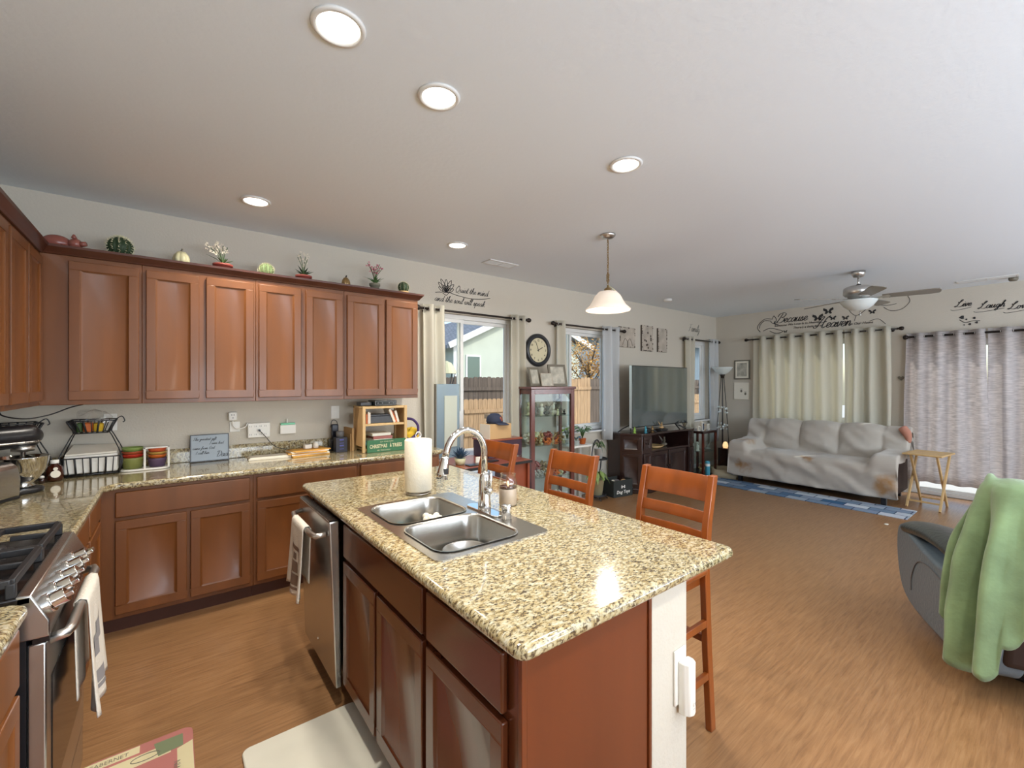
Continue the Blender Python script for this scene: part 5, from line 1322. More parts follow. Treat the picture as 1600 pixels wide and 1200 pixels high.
# wooden shelf
sh = thing('wooden_shelf', 'small open pine shelf unit standing on the back worktop', 'shelf', (1.275, 3.68, z))
sw, sdp, sht = .40, .24, .395
for x in (0, sw - .025):
    for y in (0, sdp - .025): MB().box(x, x + .025, y, y + .025, 0, sht).build('leg', 'pine', sh, bevel=.002)
for zz in (sht - .022, .225, .012): MB().box(.026 if zz < .3 else 0, sw - .026 if zz < .3 else sw, .004, sdp - .004, zz, zz + .018).build('shelf', 'pine', sh, bevel=.002)
for x in (.002, sw - .012): MB().box(x, x + .01, .026, sdp - .026, .05, .38).build('side_panel', 'tan', sh)
gs = thing('christmas_trees_sign', 'green wooden sign with white words CHRISTMAS TREES at the foot of the shelf', 'sign', (1.305, 3.655, z))
MB().box(0, .345, -.0, .018, 0, .105).build('board', 'signgreen', gs, bevel=.002)
g = MB(); text_mb(g, 'CHRISTMAS', .043, (.02, -.0012, .038), ux, uz, sx=.68, bold=.0012); text_mb(g, 'TREES', .043, (.22, -.0012, .038), ux, uz, sx=.78, bold=.0012)
text_mb(g, 'CUT YOUR OWN', .015, (.11, -.0012, .083), ux, uz); text_mb(g, 'FIRS  PINES & HOLLY', .014, (.085, -.0012, .012), ux, uz, sx=.95); g.prism([(.198, .04), (.213, .04), (.2055, .078)], -.0012, 0, 'Y'); g.build('lettering', 'cream', gs)
zs = z
solo('printer_box', MB().box(-.105, .105, -.08, .08, 0, .06).box(-.09, .09, -.07, .06, .06, .075), mat('charcoal', S(58, 60, 64), .35), 'dark grey electronic box on the middle shelf of the pine unit', 'device', (1.455, 3.81, zs + .244), bevel=.003)
for k, (x, c, hh2, lab) in enumerate(((1.31, 'espresso', .07, 'dark booklet'), (1.325, 'orange', .08, 'orange booklet'), (1.34, 'paper', .10, 'white envelope'), (1.352, 'paper', .095, 'second white envelope'))):
    solo('booklet', MB().box(-.005, .005, -.07, .06, 0, hh2), c, '%s standing at the left of the middle shelf' % lab, 'booklet', (x, 3.79, zs + .244))
for k, (a, c, lab) in enumerate(((-22, 'paper', 'white papers leaning at the right of the middle shelf'), (-28, 'orange', 'orange card leaning behind the white papers'), (-16, 'paper', 'folded white mail leaning at the far right of the middle shelf'))):
    o = solo('leaning_papers', MB().box(-.010, .010, -.07, .06, 0, .125 - .01 * k), c, lab, 'papers', (1.605 + .018 * k - .03, 3.79 + .001 * k, zs + .246)); o.rotation_euler = (0, R(a), 0)
for k, (a, c, lab, x) in enumerate(((2, 'navy', 'dark blue folder, lowest in the bottom shelf pile', 1.40), (-3, 'teal', 'blue booklet in the bottom shelf pile', 1.38), (4, 'paper', 'white magazine in the bottom shelf pile', 1.46), (-4, 'mauve', 'pink folder in the bottom shelf pile', 1.47), (2, 'paper', 'white letter topmost in the bottom shelf pile', 1.45))):
    solo('magazine', MB().box(-.085, .085, -.09, .08, 0, .012), c, lab, 'magazine', (x, 3.80, zs + .031 + k * .0255), R(a), bevel=.001) if k > 9 else solo('magazine', MB().box(-.085, .085, -.09, .08, 0, .024), c, lab, 'magazine', (x, 3.80, zs + .031 + k * .0255), R(a), bevel=.003)
rt = thing('router', 'black set-top box with a lit front on top of the pine shelf', 'set-top box', (1.485, 3.78, zs + sht + .0015))
MB().box(-.10, .10, -.08, .08, 0, .045).build('case', mat('glossy_black', S(20, 26, 28), .15), rt, bevel=.003)
f = MB(); f.box(-.095, .095, -.0815, -.08, .038, .041); f.box(-.095, .095, -.0815, -.08, .004, .007); f.box(-.095, -.091, -.0815, -.08, .007, .038); f.box(.091, .095, -.0815, -.08, .007, .038)
for q in (-.07, -.03, .03, .07): f.box(q - .005, q + .005, -.0815, -.08, .018, .026)
f.build('front_trim', 'grey', rt)
solo('flat_device', MB().box(-.05, .05, -.05, .05, 0, .03), 'black', 'small black box left of the set-top box on the pine shelf', 'device', (1.33, 3.80, zs + sht + .0015), bevel=.004)
pb = thing('toy_bag', 'yellow plush bag with a purple strap behind the pine shelf', 'bag', (1.80, 3.88, z))
crumple(0, 0, .085, .085, .05, .085, 8).build('body', 'yellow', pb, smooth=True)
MB().tube(spline([(-.07, -.03, .26), (.0, -.05, .25), (.05, -.055, .19), (.04, -.06, .12), (-.03, -.065, .07), (-.07, -.055, .08)], 5), .012, 8).build('strap', 'purple', pb, smooth=True)
MB().box(-.08, -.055, -.05, .03, .10, .29).build('flap', 'purple', pb, bevel=.008)
for x in (-.02, .035): MB().ball((x, -.05, .06), .014).build('button', 'purple', pb, smooth=True)

# ------------------------------------------------------------------ decorations on top of the upper cabinets
zt = ZU + .91 + .049; KY = 3.835; KX = KY / 3.95
pg = thing('clay_pig', 'reddish glazed clay pig lying in the corner on the upper cabinets', 'figurine', (-.555, 3.86, zt))
MB().ball((0, 0, .045), .05, 18, 12, (1.35, .9, .9)).ball((.085, -.02, .045), .034, 14, 10).cyl((.105, -.03, .045), (.135, -.04, .05), .018, .014).build('body', 'pig', pg, smooth=True)
for s_ in (-1, 1): MB().lathe([(.0, 0), (.014, .012), (.006, .03), (0, .034)], (.08, -.02 + s_ * .022, .066), 8).build('ear', 'pig', pg, smooth=True)
for x, y in ((-.03, -.03), (.03, -.03), (-.03, .03), (.03, .03)): MB().cyl((x, y, 0), (x, y, .03), .012).build('leg', 'pig', pg, smooth=True)
MB().tube(spline([(-.06, 0, .05), (-.08, 0, .06), (-.085, .01, .05), (-.075, .0, .045)], 4), .004, 6).build('tail', 'pig', pg, smooth=True)
def cactus(label, x, y, r, body, spn, ribs=12, sq=.95, pot=False):
    t = thing('round_cactus', label, 'cactus', (x * KX, KY, zt))
    z0_ = 0
    if pot: MB().lathe([(r * .8, 0), (r * .95, .02), (r * .95, .03), (0, .03)], seg=20).build('pot', 'tan', t, smooth=True); z0_ = .02
    prof_ = [(max(.001, r * math.sin(PI * k / 14)), z0_ + r * sq * (1 - math.cos(PI * k / 14))) for k in range(1, 15)]; prof_[0] = (r * .3, z0_)
    MB().lathe(prof_, seg=ribs * 6, mod=lambda a, h_: 1 - .1 * (1 - abs(math.cos(a * ribs / 2)))).build('body', body, t, smooth=True)
    g = MB()
    for i in range(ribs):
        a = 2 * PI * i / ribs
        for k in range(3, 14):
            rr = r * math.sin(PI * k / 14); hz = z0_ + r * sq * (1 - math.cos(PI * k / 14)); c = Vector((rr * math.cos(a), rr * math.sin(a), hz))
            n2 = Vector((math.sin(PI * k / 14) * math.cos(a), math.sin(PI * k / 14) * math.sin(a), -math.cos(PI * k / 14)))
            for q in range(3):
                d_ = (n2 + Vector((random.uniform(-.7, .7), random.uniform(-.7, .7), random.uniform(-.7, .7)))).normalized() * r * .26
                s2 = d_.orthogonal().normalized() * r * .04; g.add([c - s2, c + s2, c + d_], [(0, 1, 2)])
    g.build('spines', spn, t)
    return t
cactus('large dark green round cactus, left on the upper cabinets', -.27, 3.92, .068, 'cactus', 'spine', 12)
cactus('small pale green round cactus in the middle of the upper cabinets', .60, 3.93, .052, 'cactus_lt', 'spine', 14)
cactus('small green round cactus in a low pot at the right end of the upper cabinets', 1.76, 3.92, .052, 'cactus', 'spine', 10, pot=True)
def pumpkin(label, x, y, r, h_, m_, sm):
    t = thing('ceramic_pumpkin', label, 'ornament', (x * KX, KY, zt))
    prof_ = [(r * .5, 0), (r * .92, h_ * .15), (r, h_ * .35), (r * .82, h_ * .6), (r * .45, h_ * .8), (r * .12, h_ * .84)]
    MB().lathe(prof_, seg=56, mod=lambda a, z_: 1 - .13 * (1 - abs(math.sin(a * 3.5)))).build('body', m_, t, smooth=True)
    MB().tube([(0, 0, h_ * .8), (.002, 0, h_ * .92), (.006, 0, h_)], [.007, .005, .006], 8).build('stem', sm, t, smooth=True)
pumpkin('cream ribbed ceramic pumpkin on the upper cabinets beside the orchid', .06, 3.92, .052, .115, 'cream', 'frame_grey')
pumpkin('small bronze ribbed pumpkin on the upper cabinets', 1.22, 3.93, .036, .10, 'gold', 'bronze')
def potted(label, x, y, pr, ph_, potm, stems, leafm, petm, seed, potmod=None, nl=6, npet=24, lean=.03, hgt=.2, spread=.06):
    t = thing('potted_flower', label, 'potted plant', (x * KX, KY, zt)); rnd = random.Random(seed)
    MB().lathe([(pr * .72, 0), (pr * .88, ph_ * .7), (pr * 1.02, ph_ * .7), (pr * 1.04, ph_), (pr * .9, ph_), (0, ph_ * .92)], seg=28).build('pot', potm, t, smooth=True)
    s_ = MB(); tips = []
    for k in range(stems):
        a = rnd.uniform(0, 6.28); dx, dy = spread * rnd.uniform(.4, 1) * math.cos(a) + lean, spread * .6 * math.sin(a); hh2 = hgt * rnd.uniform(.7, 1)
        pts = spline([(0, 0, ph_ * .9), (dx * .3, dy * .3, ph_ + hh2 * .5), (dx, dy, ph_ + hh2)], 4); s_.tube(pts, .0025, 5); tips += pts[5:]
    s_.build('stems', 'green', t, smooth=True)
    lf_ = MB()
    for k in range(nl):
        a = 2 * PI * k / nl + rnd.uniform(-.3, .3); L = rnd.uniform(.05, .09); d_ = Vector((math.cos(a), math.sin(a) * .7, .9)).normalized(); n2 = Vector((-math.sin(a), math.cos(a), 0)) * .008; b_ = Vector((0, 0, ph_))
        tip = b_ + d_ * L + Vector((math.cos(a), math.sin(a), 0)) * L * .4
        lf_.add([b_, b_ + d_ * L * .6 + n2, tip, b_ + d_ * L * .6 - n2], [(0, 1, 2, 3)])
    lf_.build('leaves', leafm, t, solid=.001)
    pe = MB()
    for k in range(npet):
        c = rnd.choice(tips) + Vector((rnd.uniform(-.02, .02), rnd.uniform(-.02, .02), rnd.uniform(-.015, .02)))
        for q in range(4):
            a = q * PI / 2 + rnd.random(); u = Vector((math.cos(a), .5 * math.sin(a), math.sin(a))) * .011; v = u.orthogonal().normalized() * .005
            pe.add([c, c + u * .6 + v, c + u, c + u * .6 - v], [(0, 1, 2, 3)])
    pe.build('flowers', petm, t, solid=.0008)
potted('white orchid leaning left in a red pot on the upper cabinets', .31, 3.91, .062, .045, 'terracotta', 5, 'green', 'petal', 1, lean=-.05, hgt=.16, spread=.09, npet=40)
potted('white flowers on dark stems in a reddish bowl pot on the upper cabinets', .875, 3.91, .06, .045, 'terracotta', 4, 'cactus', 'petal', 2, lean=-.02, hgt=.19, spread=.05, npet=22, nl=9)
potted('pink flowers in a grey-green ribbed pot on the upper cabinets', 1.48, 3.92, .046, .065, mat('sage_pot', S(130, 126, 108), .6), 8, 'green', 'pink', 3, lean=0, hgt=.19, spread=.08, npet=34, nl=12)

# ------------------------------------------------------------------ bar stools
def make_stool():
    """local: faces +x (towards the island), back at -x; seat centre at origin"""
    t = thing('bar_stool', 'x', 'bar stool', (0, 0, 0), 0)
    hw = .168
    for s_ in (-1, 1):
        y = s_ * hw
        m_ = MB(); pts = [(-.215, 0), (-.185, .35), (-.165, .70), (-.185, .90), (-.235, 1.10)]
        poly = [(x - .019, z) for x, z in pts] + [(x + .019, z) for x, z in reversed(pts)]
        m_.prism(poly, y - .014, y + .014, 'Y'); m_.build('back_leg', 'stool', t, bevel=.003)
        MB().bar((.205, s_ * (hw + .012), 0), (.165, s_ * hw, .68), .030, .030, (1, 0, 0)).build('leg', 'stool', t, bevel=.003)
    def rail(z0, z1, name):
        xx = lambda z: -.165 - (.02 * (z - .70) / .2 if z < .9 else .02 + .05 * (z - .90) / .2)
        m_ = MB(); n = 8
        def f(u, v):
            y = (u - .5) * 2 * (hw - .013); z = z0 + (z1 - z0) * v; return (xx(z) - .012 * math.cos(u * PI - PI / 2) , y, z)
        m_.grid(f, n, 1); m_.build(name, 'stool', t, solid=.018, bevel=.002)
    rail(.985, 1.095, 'top_rail'); rail(.895, .945, 'back_slat'); rail(.815, .862, 'back_slat')
    MB().box(-.15, .20, -.195, .195, .695, .725).build('seat', 'stool', t, bevel=.012, seg=3)
    MB().box(-.15, .17, -hw + .012, -hw + .03, .64, .694).box(-.15, .17, hw - .03, hw - .012, .64, .694).box(.15, .168, -hw + .03, hw - .03, .64, .694).box(-.155, -.14, -hw + .03, hw - .03, .64, .694).build('apron', 'stool', t, bevel=.002)
    for s_ in (-1, 1):
        for zz, xa, xb in ((.48, -.175, .178), (.25, -.19, .19)): MB().bar((xa, s_ * (hw + .003), zz), (xb, s_ * (hw + .003), zz), .018, .03).build('stretcher', 'stool', t, bevel=.002)
    MB().bar((.19, -hw, .20), (.19, hw, .20), .02, .035).build('footrest', 'stool', t, bevel=.002)
    MB().bar((-.183, -hw, .40), (-.183, hw, .40), .018, .03).build('stretcher', 'stool', t, bevel=.002)
    return t
s0 = make_stool(); s0.location = (1.635, 1.135, 0); s0.rotation_euler = (0, 0, PI)
s0['label'] = 'orange-brown wooden bar stool nearest the camera, at the front end of the island'; s0['group'] = 'wooden bar stools along the island'
dup(s0, (1.63, 1.80, 0), PI, 'orange-brown wooden bar stool in the middle of the island, before the glass cabinet')
dup(s0, (1.57, 2.44, 0), PI, 'orange-brown wooden bar stool at the far end of the island, before the desk')

# ------------------------------------------------------------------ sofa
sf = thing('sofa', 'three-seat sofa draped in a wrinkled grey throw cover before the cream curtains', 'sofa', (6.88, 2.30, 0), R(-90))
# local: x along width (-.97..+.97, +x towards -Y world), y depth 0 (front) .. .92 (back)
HW = .97; ARM = .25
MB().box(-HW + .02, HW - .02, .02, .90, .09, .42).build('base', 'brownback', sf, bevel=.03, seg=3)
MB().box(-HW + .03, HW - .03, .79, .92, .42, .87).build('back_frame', 'brownback', sf, bevel=.05, seg=4)
for s_ in (-1, 1): MB().box(*sorted((s_ * (HW - .01), s_ * (HW - ARM + .03))), .03, .85, .10, .57).build('arm', 'brownback', sf, bevel=.05, seg=4)
for x in (-HW + .08, HW - .13):
    for y in (.06, .8): MB().box(x, x + .05, y, y + .05, 0, .09).build('foot', 'black', sf)
def ss(a, b, x): t = max(0, min(1, (x - a) / (b - a))); return t * t * (3 - 2 * t)
seatP = [(-.005, .10), (-.015, .25), (-.01, .40), (.02, .465), (.10, .49), (.25, .485), (.42, .475), (.53, .475), (.58, .50), (.62, .62), (.66, .76), (.70, .88), (.77, .945), (.85, .95), (.92, .90), (.945, .75), (.95, .55)]
armP  = [(-.005, .10), (-.02, .25), (-.02, .45), (.00, .575), (.06, .62), (.25, .63), (.42, .635), (.53, .64), (.58, .65), (.62, .70), (.66, .79), (.70, .87), (.77, .92), (.85, .925), (.92, .88), (.945, .75), (.95, .55)]
sp_ = spline([(a, b, 0) for a, b in seatP], 4); ap_ = spline([(a, b, 0) for a, b in armP], 4)
NU = len(sp_) - 1
def sofa_f(u, v):
    # v across width incl. skirts down the sides
    x_all = -1.22 + 2.44 * v; side = 0
    x = max(-1.0, min(1.0, x_all)); over = abs(x_all) - 1.0
    i = min(NU, round(u * NU)); w = ss(.68, .80, abs(x))
    y, z = sp_[i].lerp(ap_[i], w).x, sp_[i].lerp(ap_[i], w).y
    # cushion bulges on the back and seat
    if w < 1:
        cu = abs(math.sin((x / .74 * 1.5 + 1.5) * PI)) ** .45; k = (1 - w)
        if y > .56 and z > .5 and y < .9: y -= .085 * (cu - .25) * k * ss(.48, .6, z) * ss(.9, .75, y); z -= .05 * (1 - cu) * k * ss(.8, .93, z)
        if y < .56 and z > .44: z += .02 * abs(math.sin((x / .74 + 1) * PI)) ** .5 * k
    # diagonal wrinkles
    amp = .019 if z > .5 or y < .0 else .015
    p = Vector((x * 3 + z * 4, y * 3, z * 3))
    d = math.sin((x * 9 + z * 22 + 4 * noise.noise(Vector((x * 2, z * 2, 1))))) * .5 + noise.noise(p * 2.2) * 1.1 + noise.noise(p * 6) * .35
    if y > .45: y -= amp * d * 1.0
    elif z > .44: z += amp * d * .8
    else: y -= amp * d * 1.2
    if over > 0:
        q = over / .22
        zz = z - (z - .12 if x < 0 else min(z - .12, .10)) * q if y < .66 else z - .06 * q
        zz = max(.09, zz); z = zz; x = math.copysign(1.0 + .012 * math.sin(y * 18 + q * 2), x)
    if y < .3 and abs(x) > .72 and z < .6 and over <= 0: x *= 1 + .0 * z
    if x > 0: z = z
    return (x, y, max(z, .085))
MB().grid(sofa_f, NU, 150).build('throw_cover', 'sofa', sf, smooth=True, solid=.008)
MB().tube(spline([(.93, .68, .93), (.985, .66, .84), (1.0, .66, .74)], 5), [.045, .05, .05, .05, .05, .045, .04, .035, .03, .025, .02], 10).build('tucked_throw_end', mat('rose_throw', S(186, 130, 110), .9), sf, smooth=True)

rg2 = solo('runner_rug', MB().box(-.44, .08, -1.22, 1.22, 0, .008), 'patch', 'blue and white patchwork runner rug on the floor before the sofa', 'rug', (6.84, 2.34, .0), bevel=.002)
pbd = thing('pet_bed', 'small tan fleece pet bed between the glass table and the sofa', 'pet bed', (7.12, 3.46, 0))
MB().lathe([(.0, .02), (.14, .025), (.17, .06), (.20, .13), (.245, .13), (.265, .07), (.24, .0), (0, 0)], seg=32, mod=lambda a, h_: 1 + .06 * math.sin(5 * a)).build('cushion', 'petbed', pbd, smooth=True)
bo = bpy.data.objects['base'] if False else None

# folding tray table
tt = thing('folding_tray_table', 'light wooden folding tray table between the sofa and the grey curtains', 'side table', (7.30, 1.08, 0), R(-6))
MB().box(-.25, .25, -.18, .18, .64, .66).build('top', 'pine', tt, bevel=.006)
for s_ in (-1, 1):
    MB().bar((-.20, s_ * .15, 0), (.17, s_ * .15, .64), .02, .032, (1, 0, 0)).build('leg', 'pine', tt, bevel=.002)
    MB().bar((.20, s_ * .12, 0), (-.17, s_ * .12, .64), .02, .032, (1, 0, 0)).build('leg', 'pine', tt, bevel=.002)
MB().bar((-.16, -.15, .08), (-.16, .15, .08), .02).build('cross_bar', 'pine', tt); MB().bar((.16, -.12, .08), (.16, .12, .08), .02).build('cross_bar', 'pine', tt)

# ------------------------------------------------------------------ television and its stand
def tv_poly(o=0):
    return [(4.89 - o, 4.07), (4.89 - o, 3.84 - o), (5.06 - o * .7, 3.60 - o), (5.20, 3.56 - o), (5.46, 3.595 - o), (5.72, 3.605 - o), (5.98, 3.595 - o), (6.24, 3.56 - o), (6.38 + o * .7, 3.60 - o), (6.52 + o, 3.84 - o), (6.52 + o, 4.07)]
ts = thing('television_stand', 'dark mahogany television stand with curved front and angled corners', 'tv stand', (0, 0, 0))
MB().prism(tv_poly(0), .79, .82).build('top', 'espresso', ts, bevel=.006)
MB().prism(tv_poly(.01), .0, .07).build('plinth', 'espresso', ts, bevel=.008)
m_ = MB()
m_.prism([(4.90, 4.06), (4.90, 3.85), (5.07, 3.61), (5.24, 3.58), (5.24, 4.06)], .07, .79); m_.prism([(6.51, 4.06), (6.51, 3.85), (6.37, 3.61), (6.20, 3.58), (6.20, 4.06)][::-1], .07, .79)
m_.prism([(5.24, 4.06), (5.24, 3.62), (5.46, 3.635), (5.98, 3.635), (6.20, 3.62), (6.20, 4.06)], .07, .55); m_.box(5.24, 6.20, 4.0, 4.06, .55, .79)
m_.prism([(5.24, 4.06), (5.24, 3.585), (5.46, 3.61), (5.98, 3.61), (6.20, 3.585), (6.20, 4.06)], .55, .575)
m_.build('body', 'espresso', ts, bevel=.003)
def tpanel(x0, y0, x1, y1, z0, z1, name, knob=None, inset=.03):
    a = Vector((x0, y0, 0)); b = Vector((x1, y1, 0)); d = (b - a); L = d.length
    o = panel_front(MB(), L, z1 - z0, .014, inset, .007).build(name, 'espresso', ts, bevel=.002); o.location = (x0, y0, z0); o.rotation_euler = (0, 0, math.atan2(d.y, d.x))
    if knob is not None: k_ = MB().ball((L * knob, -.024, (z1 - z0) / 2), .012, 10, 8).build('knob', 'bronze', o, smooth=True)
tpanel(4.915, 3.83, 5.055, 3.632, .10, .53, 'side_panel'); tpanel(4.915, 3.83, 5.055, 3.632, .57, .77, 'side_panel')
tpanel(5.085, 3.606, 5.235, 3.58, .59, .77, 'drawer', .5); tpanel(5.085, 3.606, 5.235, 3.58, .10, .54, 'door')
tpanel(6.205, 3.58, 6.36, 3.606, .59, .77, 'drawer', .5); tpanel(6.205, 3.58, 6.36, 3.606, .10, .54, 'door')
tpanel(5.25, 3.622, 5.71, 3.634, .10, .54, 'door', .95, .05); tpanel(5.73, 3.634, 6.19, 3.622, .10, .54, 'door', .05, .05)
tv = thing('television', 'large flat-screen television standing on the dark mahogany stand', 'television', (5.69, 3.73, .821))
MB().box(-.70, .70, -.012, .035, .07, .935).build('case', 'black', tv, bevel=.005)
MB().box(-.69, .69, -.0135, -.012, .085, .925).build('screen', 'tvscreen', tv)
for s_ in (-1, 1): MB().tube([(s_ * .38 - .09, -.13, .005), (s_ * .38, .0, .07), (s_ * .38 + .09, -.13, .005)], .009, 8).build('foot', 'black', tv)
MB().box(-.703, -.70, -.012, .03, .07, .935).build('edge_trim', 'nickel', tv)
# things on and in the stand
def figurine(name, label, x, y, zz, h_, m_, rz=0, kind=0, group=None, cat='figurine'):
    b = MB(); s_ = h_
    if kind == 0:   # standing figure
        b.lathe([(.28, 0), (.30, .06), (.16, .12), (.20, .35), (.22, .55), (.12, .68), (.10, .72)], seg=10).ball((0, 0, .84), .16, 10, 8)
        b.tube([(.18, 0, .58), (.28, -.1, .4)], [.06, .05], 6).tube([(-.18, 0, .58), (-.28, -.1, .4)], [.06, .05], 6)
    elif kind == 1: # animal with antlers
        b.ball((0, 0, .42), .2, 10, 8, (1.5, .8, .8)).tube([(.22, 0, .45), (.34, 0, .72)], [.1, .07], 6).ball((.4, 0, .76), .09, 8, 6, (1.4, .8, .8))
        for x_, y_ in ((.2, .08), (.2, -.08), (-.2, .08), (-.2, -.08)): b.tube([(x_, y_, .35), (x_, y_, 0)], [.05, .035], 5)
        for q in (-1, 1): b.tube([(.34, q * .03, .82), (.3, q * .15, 1.0), (.38, q * .2, 1.15)], .02, 5)
        b.box(-.34, .34, -.14, .14, -.001, .03)
    elif kind == 2: # cluster of flowers
        for k in range(14):
            a = k * 2.4; r_ = .1 + .28 * (k / 14); b.ball((r_ * math.cos(a), r_ * math.sin(a), .35 + .25 * math.sin(k * 1.7) + .1), .13, 7, 5); b.cyl((r_ * .4 * math.cos(a), r_ * .4 * math.sin(a), .0), (r_ * math.cos(a), r_ * math.sin(a), .4), .025, seg=5)
        b.lathe([(.2, 0), (.24, .06), (.1, .12)], seg=10)
    elif kind == 3: # rocky base with bird
        b.ball((0, 0, .16), .3, 9, 6, (1.2, .9, .55)).ball((.02, 0, .5), .15, 9, 7, (.8, .8, 1.3)).ball((.05, 0, .76), .09, 8, 6).add([(.0, .1, .55), (-.35, .35, 1.0), (-.1, .12, .35)], [(0, 1, 2)]).add([(.0, -.1, .55), (-.35, -.35, 1.0), (-.1, -.12, .35)], [(0, 1, 2)])
    b.v = [(p[0] * s_, p[1] * s_, max(0, p[2]) * s_) for p in b.v]
    return solo(name, b, m_, label, cat, (x, y, zz), rz, group, smooth=kind != 3)
figurine('figurine', 'tiny yellow-green figurine at the left end of the television stand', 5.05, 3.72, .821, .085, 'lime')
figurine('figurine', 'tiny teal figurine second from the left on the television stand', 5.22, 3.66, .821, .09, 'teal')
figurine('figurine', 'tiny bronze figurine third from the left on the television stand', 5.38, 3.66, .821, .085, 'gold')
figurine('owl_figurine', 'brown winged figurine on the dark base below the television', 5.62, 3.67, .853, .11, 'tan', 0, 3)
solo('low_box', MB().box(-.09, .09, -.05, .05, 0, .03), 'black', 'low black base box under the middle of the television', 'box', (5.62, 3.67, .8215), bevel=.006)
dmd = thing('geometric_ornament', 'black wire diamond ornament at the right of the television stand', 'ornament', (6.22, 3.70, .9))
m_ = MB(); V = [(-.14, 0, 0), (0, .04, .075), (.14, 0, 0), (0, -.04, -.072)]
for i in range(4): m_.cyl(V[i], V[(i + 1) % 4], .005, seg=6)
m_.cyl(V[1], V[3], .004, seg=6); m_.build('wires', 'iron', dmd)
solo('decor_branch', MB().tube([(0, 0, 0), (.10, .0, .04), (.24, -.02, .085)], .008, 6).tube([(.24, -.02, .085), (.26, -.02, 0)], .006, 6), 'iron', 'black angled wire piece at the left end of the television stand', 'ornament', (4.92, 3.90, .828))
solo('basket_tray', MB().lathe([(.10, 0), (.15, .035), (.14, .035), (.095, .006), (0, .006)], seg=24), 'pine', 'woven light tray inside the open shelf of the television stand', 'tray', (5.55, 3.76, .576), smooth=True)
figurine('owl_figurine', 'grey owl figure inside the open shelf of the television stand', 5.82, 3.76, .576, .16, 'frame_grey', 0, 3)
for k, (x, w, h_, c, lab) in enumerate(((6.40, .07, .10, 'photo', 'small white picture block left on the glass table'), (6.52, .055, .13, 'espresso', 'dark framed card in a white frame on the glass table'))):
    pass

# glass display table
gt = thing('glass_display_table', 'small dark-framed glass display table right of the television stand', 'display table', (6.70, 3.62, 0))
m_ = MB(); Wg, Dg, Hg = .42, .34, .74
m_.box(0, Wg, 0, Dg, Hg - .04, Hg).build('top', 'espresso', gt, bevel=.003)
MB().box(-.01, Wg + .01, -.01, Dg + .01, 0, .06).build('plinth', 'espresso', gt, bevel=.004)
for x in (0, Wg - .03):
    for y in (0, Dg - .03): MB().box(x, x + .03, y, y + .03, .06, Hg - .04).build('post', 'mahog', gt)
MB().box(.03, Wg - .03, .004, .008, .06, Hg - .04).build('glass_panel', 'glass2', gt); MB().box(.004, .008, .03, Dg - .03, .06, Hg - .04).build('glass_panel', 'glass2', gt)
MB().box(.02, Wg - .02, .02, Dg - .02, .40, .406).build('glass_shelf', 'glass2', gt)
for k in range(3):
    figurine('figurine', 'small figurine behind the glass on the %s of the display table, %s' % (('shelf', 'floor', 'shelf')[k], ('left', 'front', 'right')[k]), 6.80 + k * .11, 3.78 - .03 * k, (.4065, .061, .4065)[k], .15, ('petal', 'tan', 'canvas')[k], k, (0, 2, 3)[k])
for k, (x, y, w, h_, c, lab) in enumerate(((6.74, 3.72, .07, .08, 'paper', 'small white box leftmost on the glass display table'), (6.83, 3.70, .055, .13, 'navy', 'dark blue card in a white frame on the glass display table'),
                               (6.93, 3.73, .05, .09, 'tan', 'small tan wooden block on the glass display table'), (7.04, 3.72, .06, .10, 'white', 'white trinket box at the right of the glass display table'))):
    t_ = thing('keepsake', lab, 'keepsake', (x, y, Hg + .001)); MB().box(-w / 2, w / 2, -.012, .012, 0, h_).build('frame', 'white' if c == 'navy' else c, t_, bevel=.003)
    MB().box(-w / 2 + .008, w / 2 - .008, -.0135, -.012, .012, h_ - .012).build('face', 'navy' if c == 'navy' else 'photo', t_)
figurine('animal_figurine', 'small white animal with a grey head standing on the glass display table', 6.97, 3.80, Hg + .001, .14, 'petal', 0, 0)
vs_ = thing('blue_canister', 'slim pale blue canister standing between the stand and the glass table', 'canister', (6.60, 3.50, 0))
MB().lathe([(.035, 0), (.035, .28), (.028, .30), (0, .30)], seg=18).build('body', 'teal', vs_, smooth=True); MB().lathe([(.036, .22), (.036, .26)], seg=18).build('band', 'white', vs_)

# floor lamp
fl = thing('floor_lamp', 'torchiere floor lamp with white glass bowl and four black spreading rods', 'floor lamp', (7.60, 3.76, 0))
MB().lathe([(.14, 0), (.145, .012), (.03, .022), (0, .022)], seg=32).build('base', 'black', fl, smooth=True)
MB().lathe([(.03, 1.60), (.035, 1.64), (.05, 1.675)], seg=18).build('socket', 'bronze', fl, smooth=True)
MB().lathe([(.045, 1.665), (.10, 1.70), (.15, 1.765), (.17, 1.79), (.165, 1.792), (.145, 1.77), (.095, 1.71), (0, 1.675)], seg=36).build('bowl', 'frost', fl, smooth=True)
for k in range(4): a = k * PI / 2 + .4; MB().tube([(.02 * math.cos(a), .02 * math.sin(a), 1.63), (.06 * math.cos(a), .06 * math.sin(a), 1.1), (.13 * math.cos(a), .13 * math.sin(a), .02)], .006, 8).build('rod', 'black', fl, smooth=True)
m_ = MB()
for k in range(26):
    a = k * 2.4; m_.ball((.075 * math.cos(a), .075 * math.sin(a), (1.05 if k % 2 else .76) + .05 * math.sin(k * 1.3)), .017, 6, 5)
m_.build('glass_beads', 'frost', fl, smooth=True)
sl = thing('salt_lamp', 'small glowing orange lamp on a low stand behind the pet bed', 'lamp', (7.42, 3.62, 0))
MB().box(-.10, .10, -.08, .08, 0, .42).build('stand', 'espresso', sl, bevel=.004)
MB().lathe([(.035, .42), (.045, .45), (.035, .50), (.015, .52), (0, .525)], seg=9).build('crystal', 'lampflame', sl)

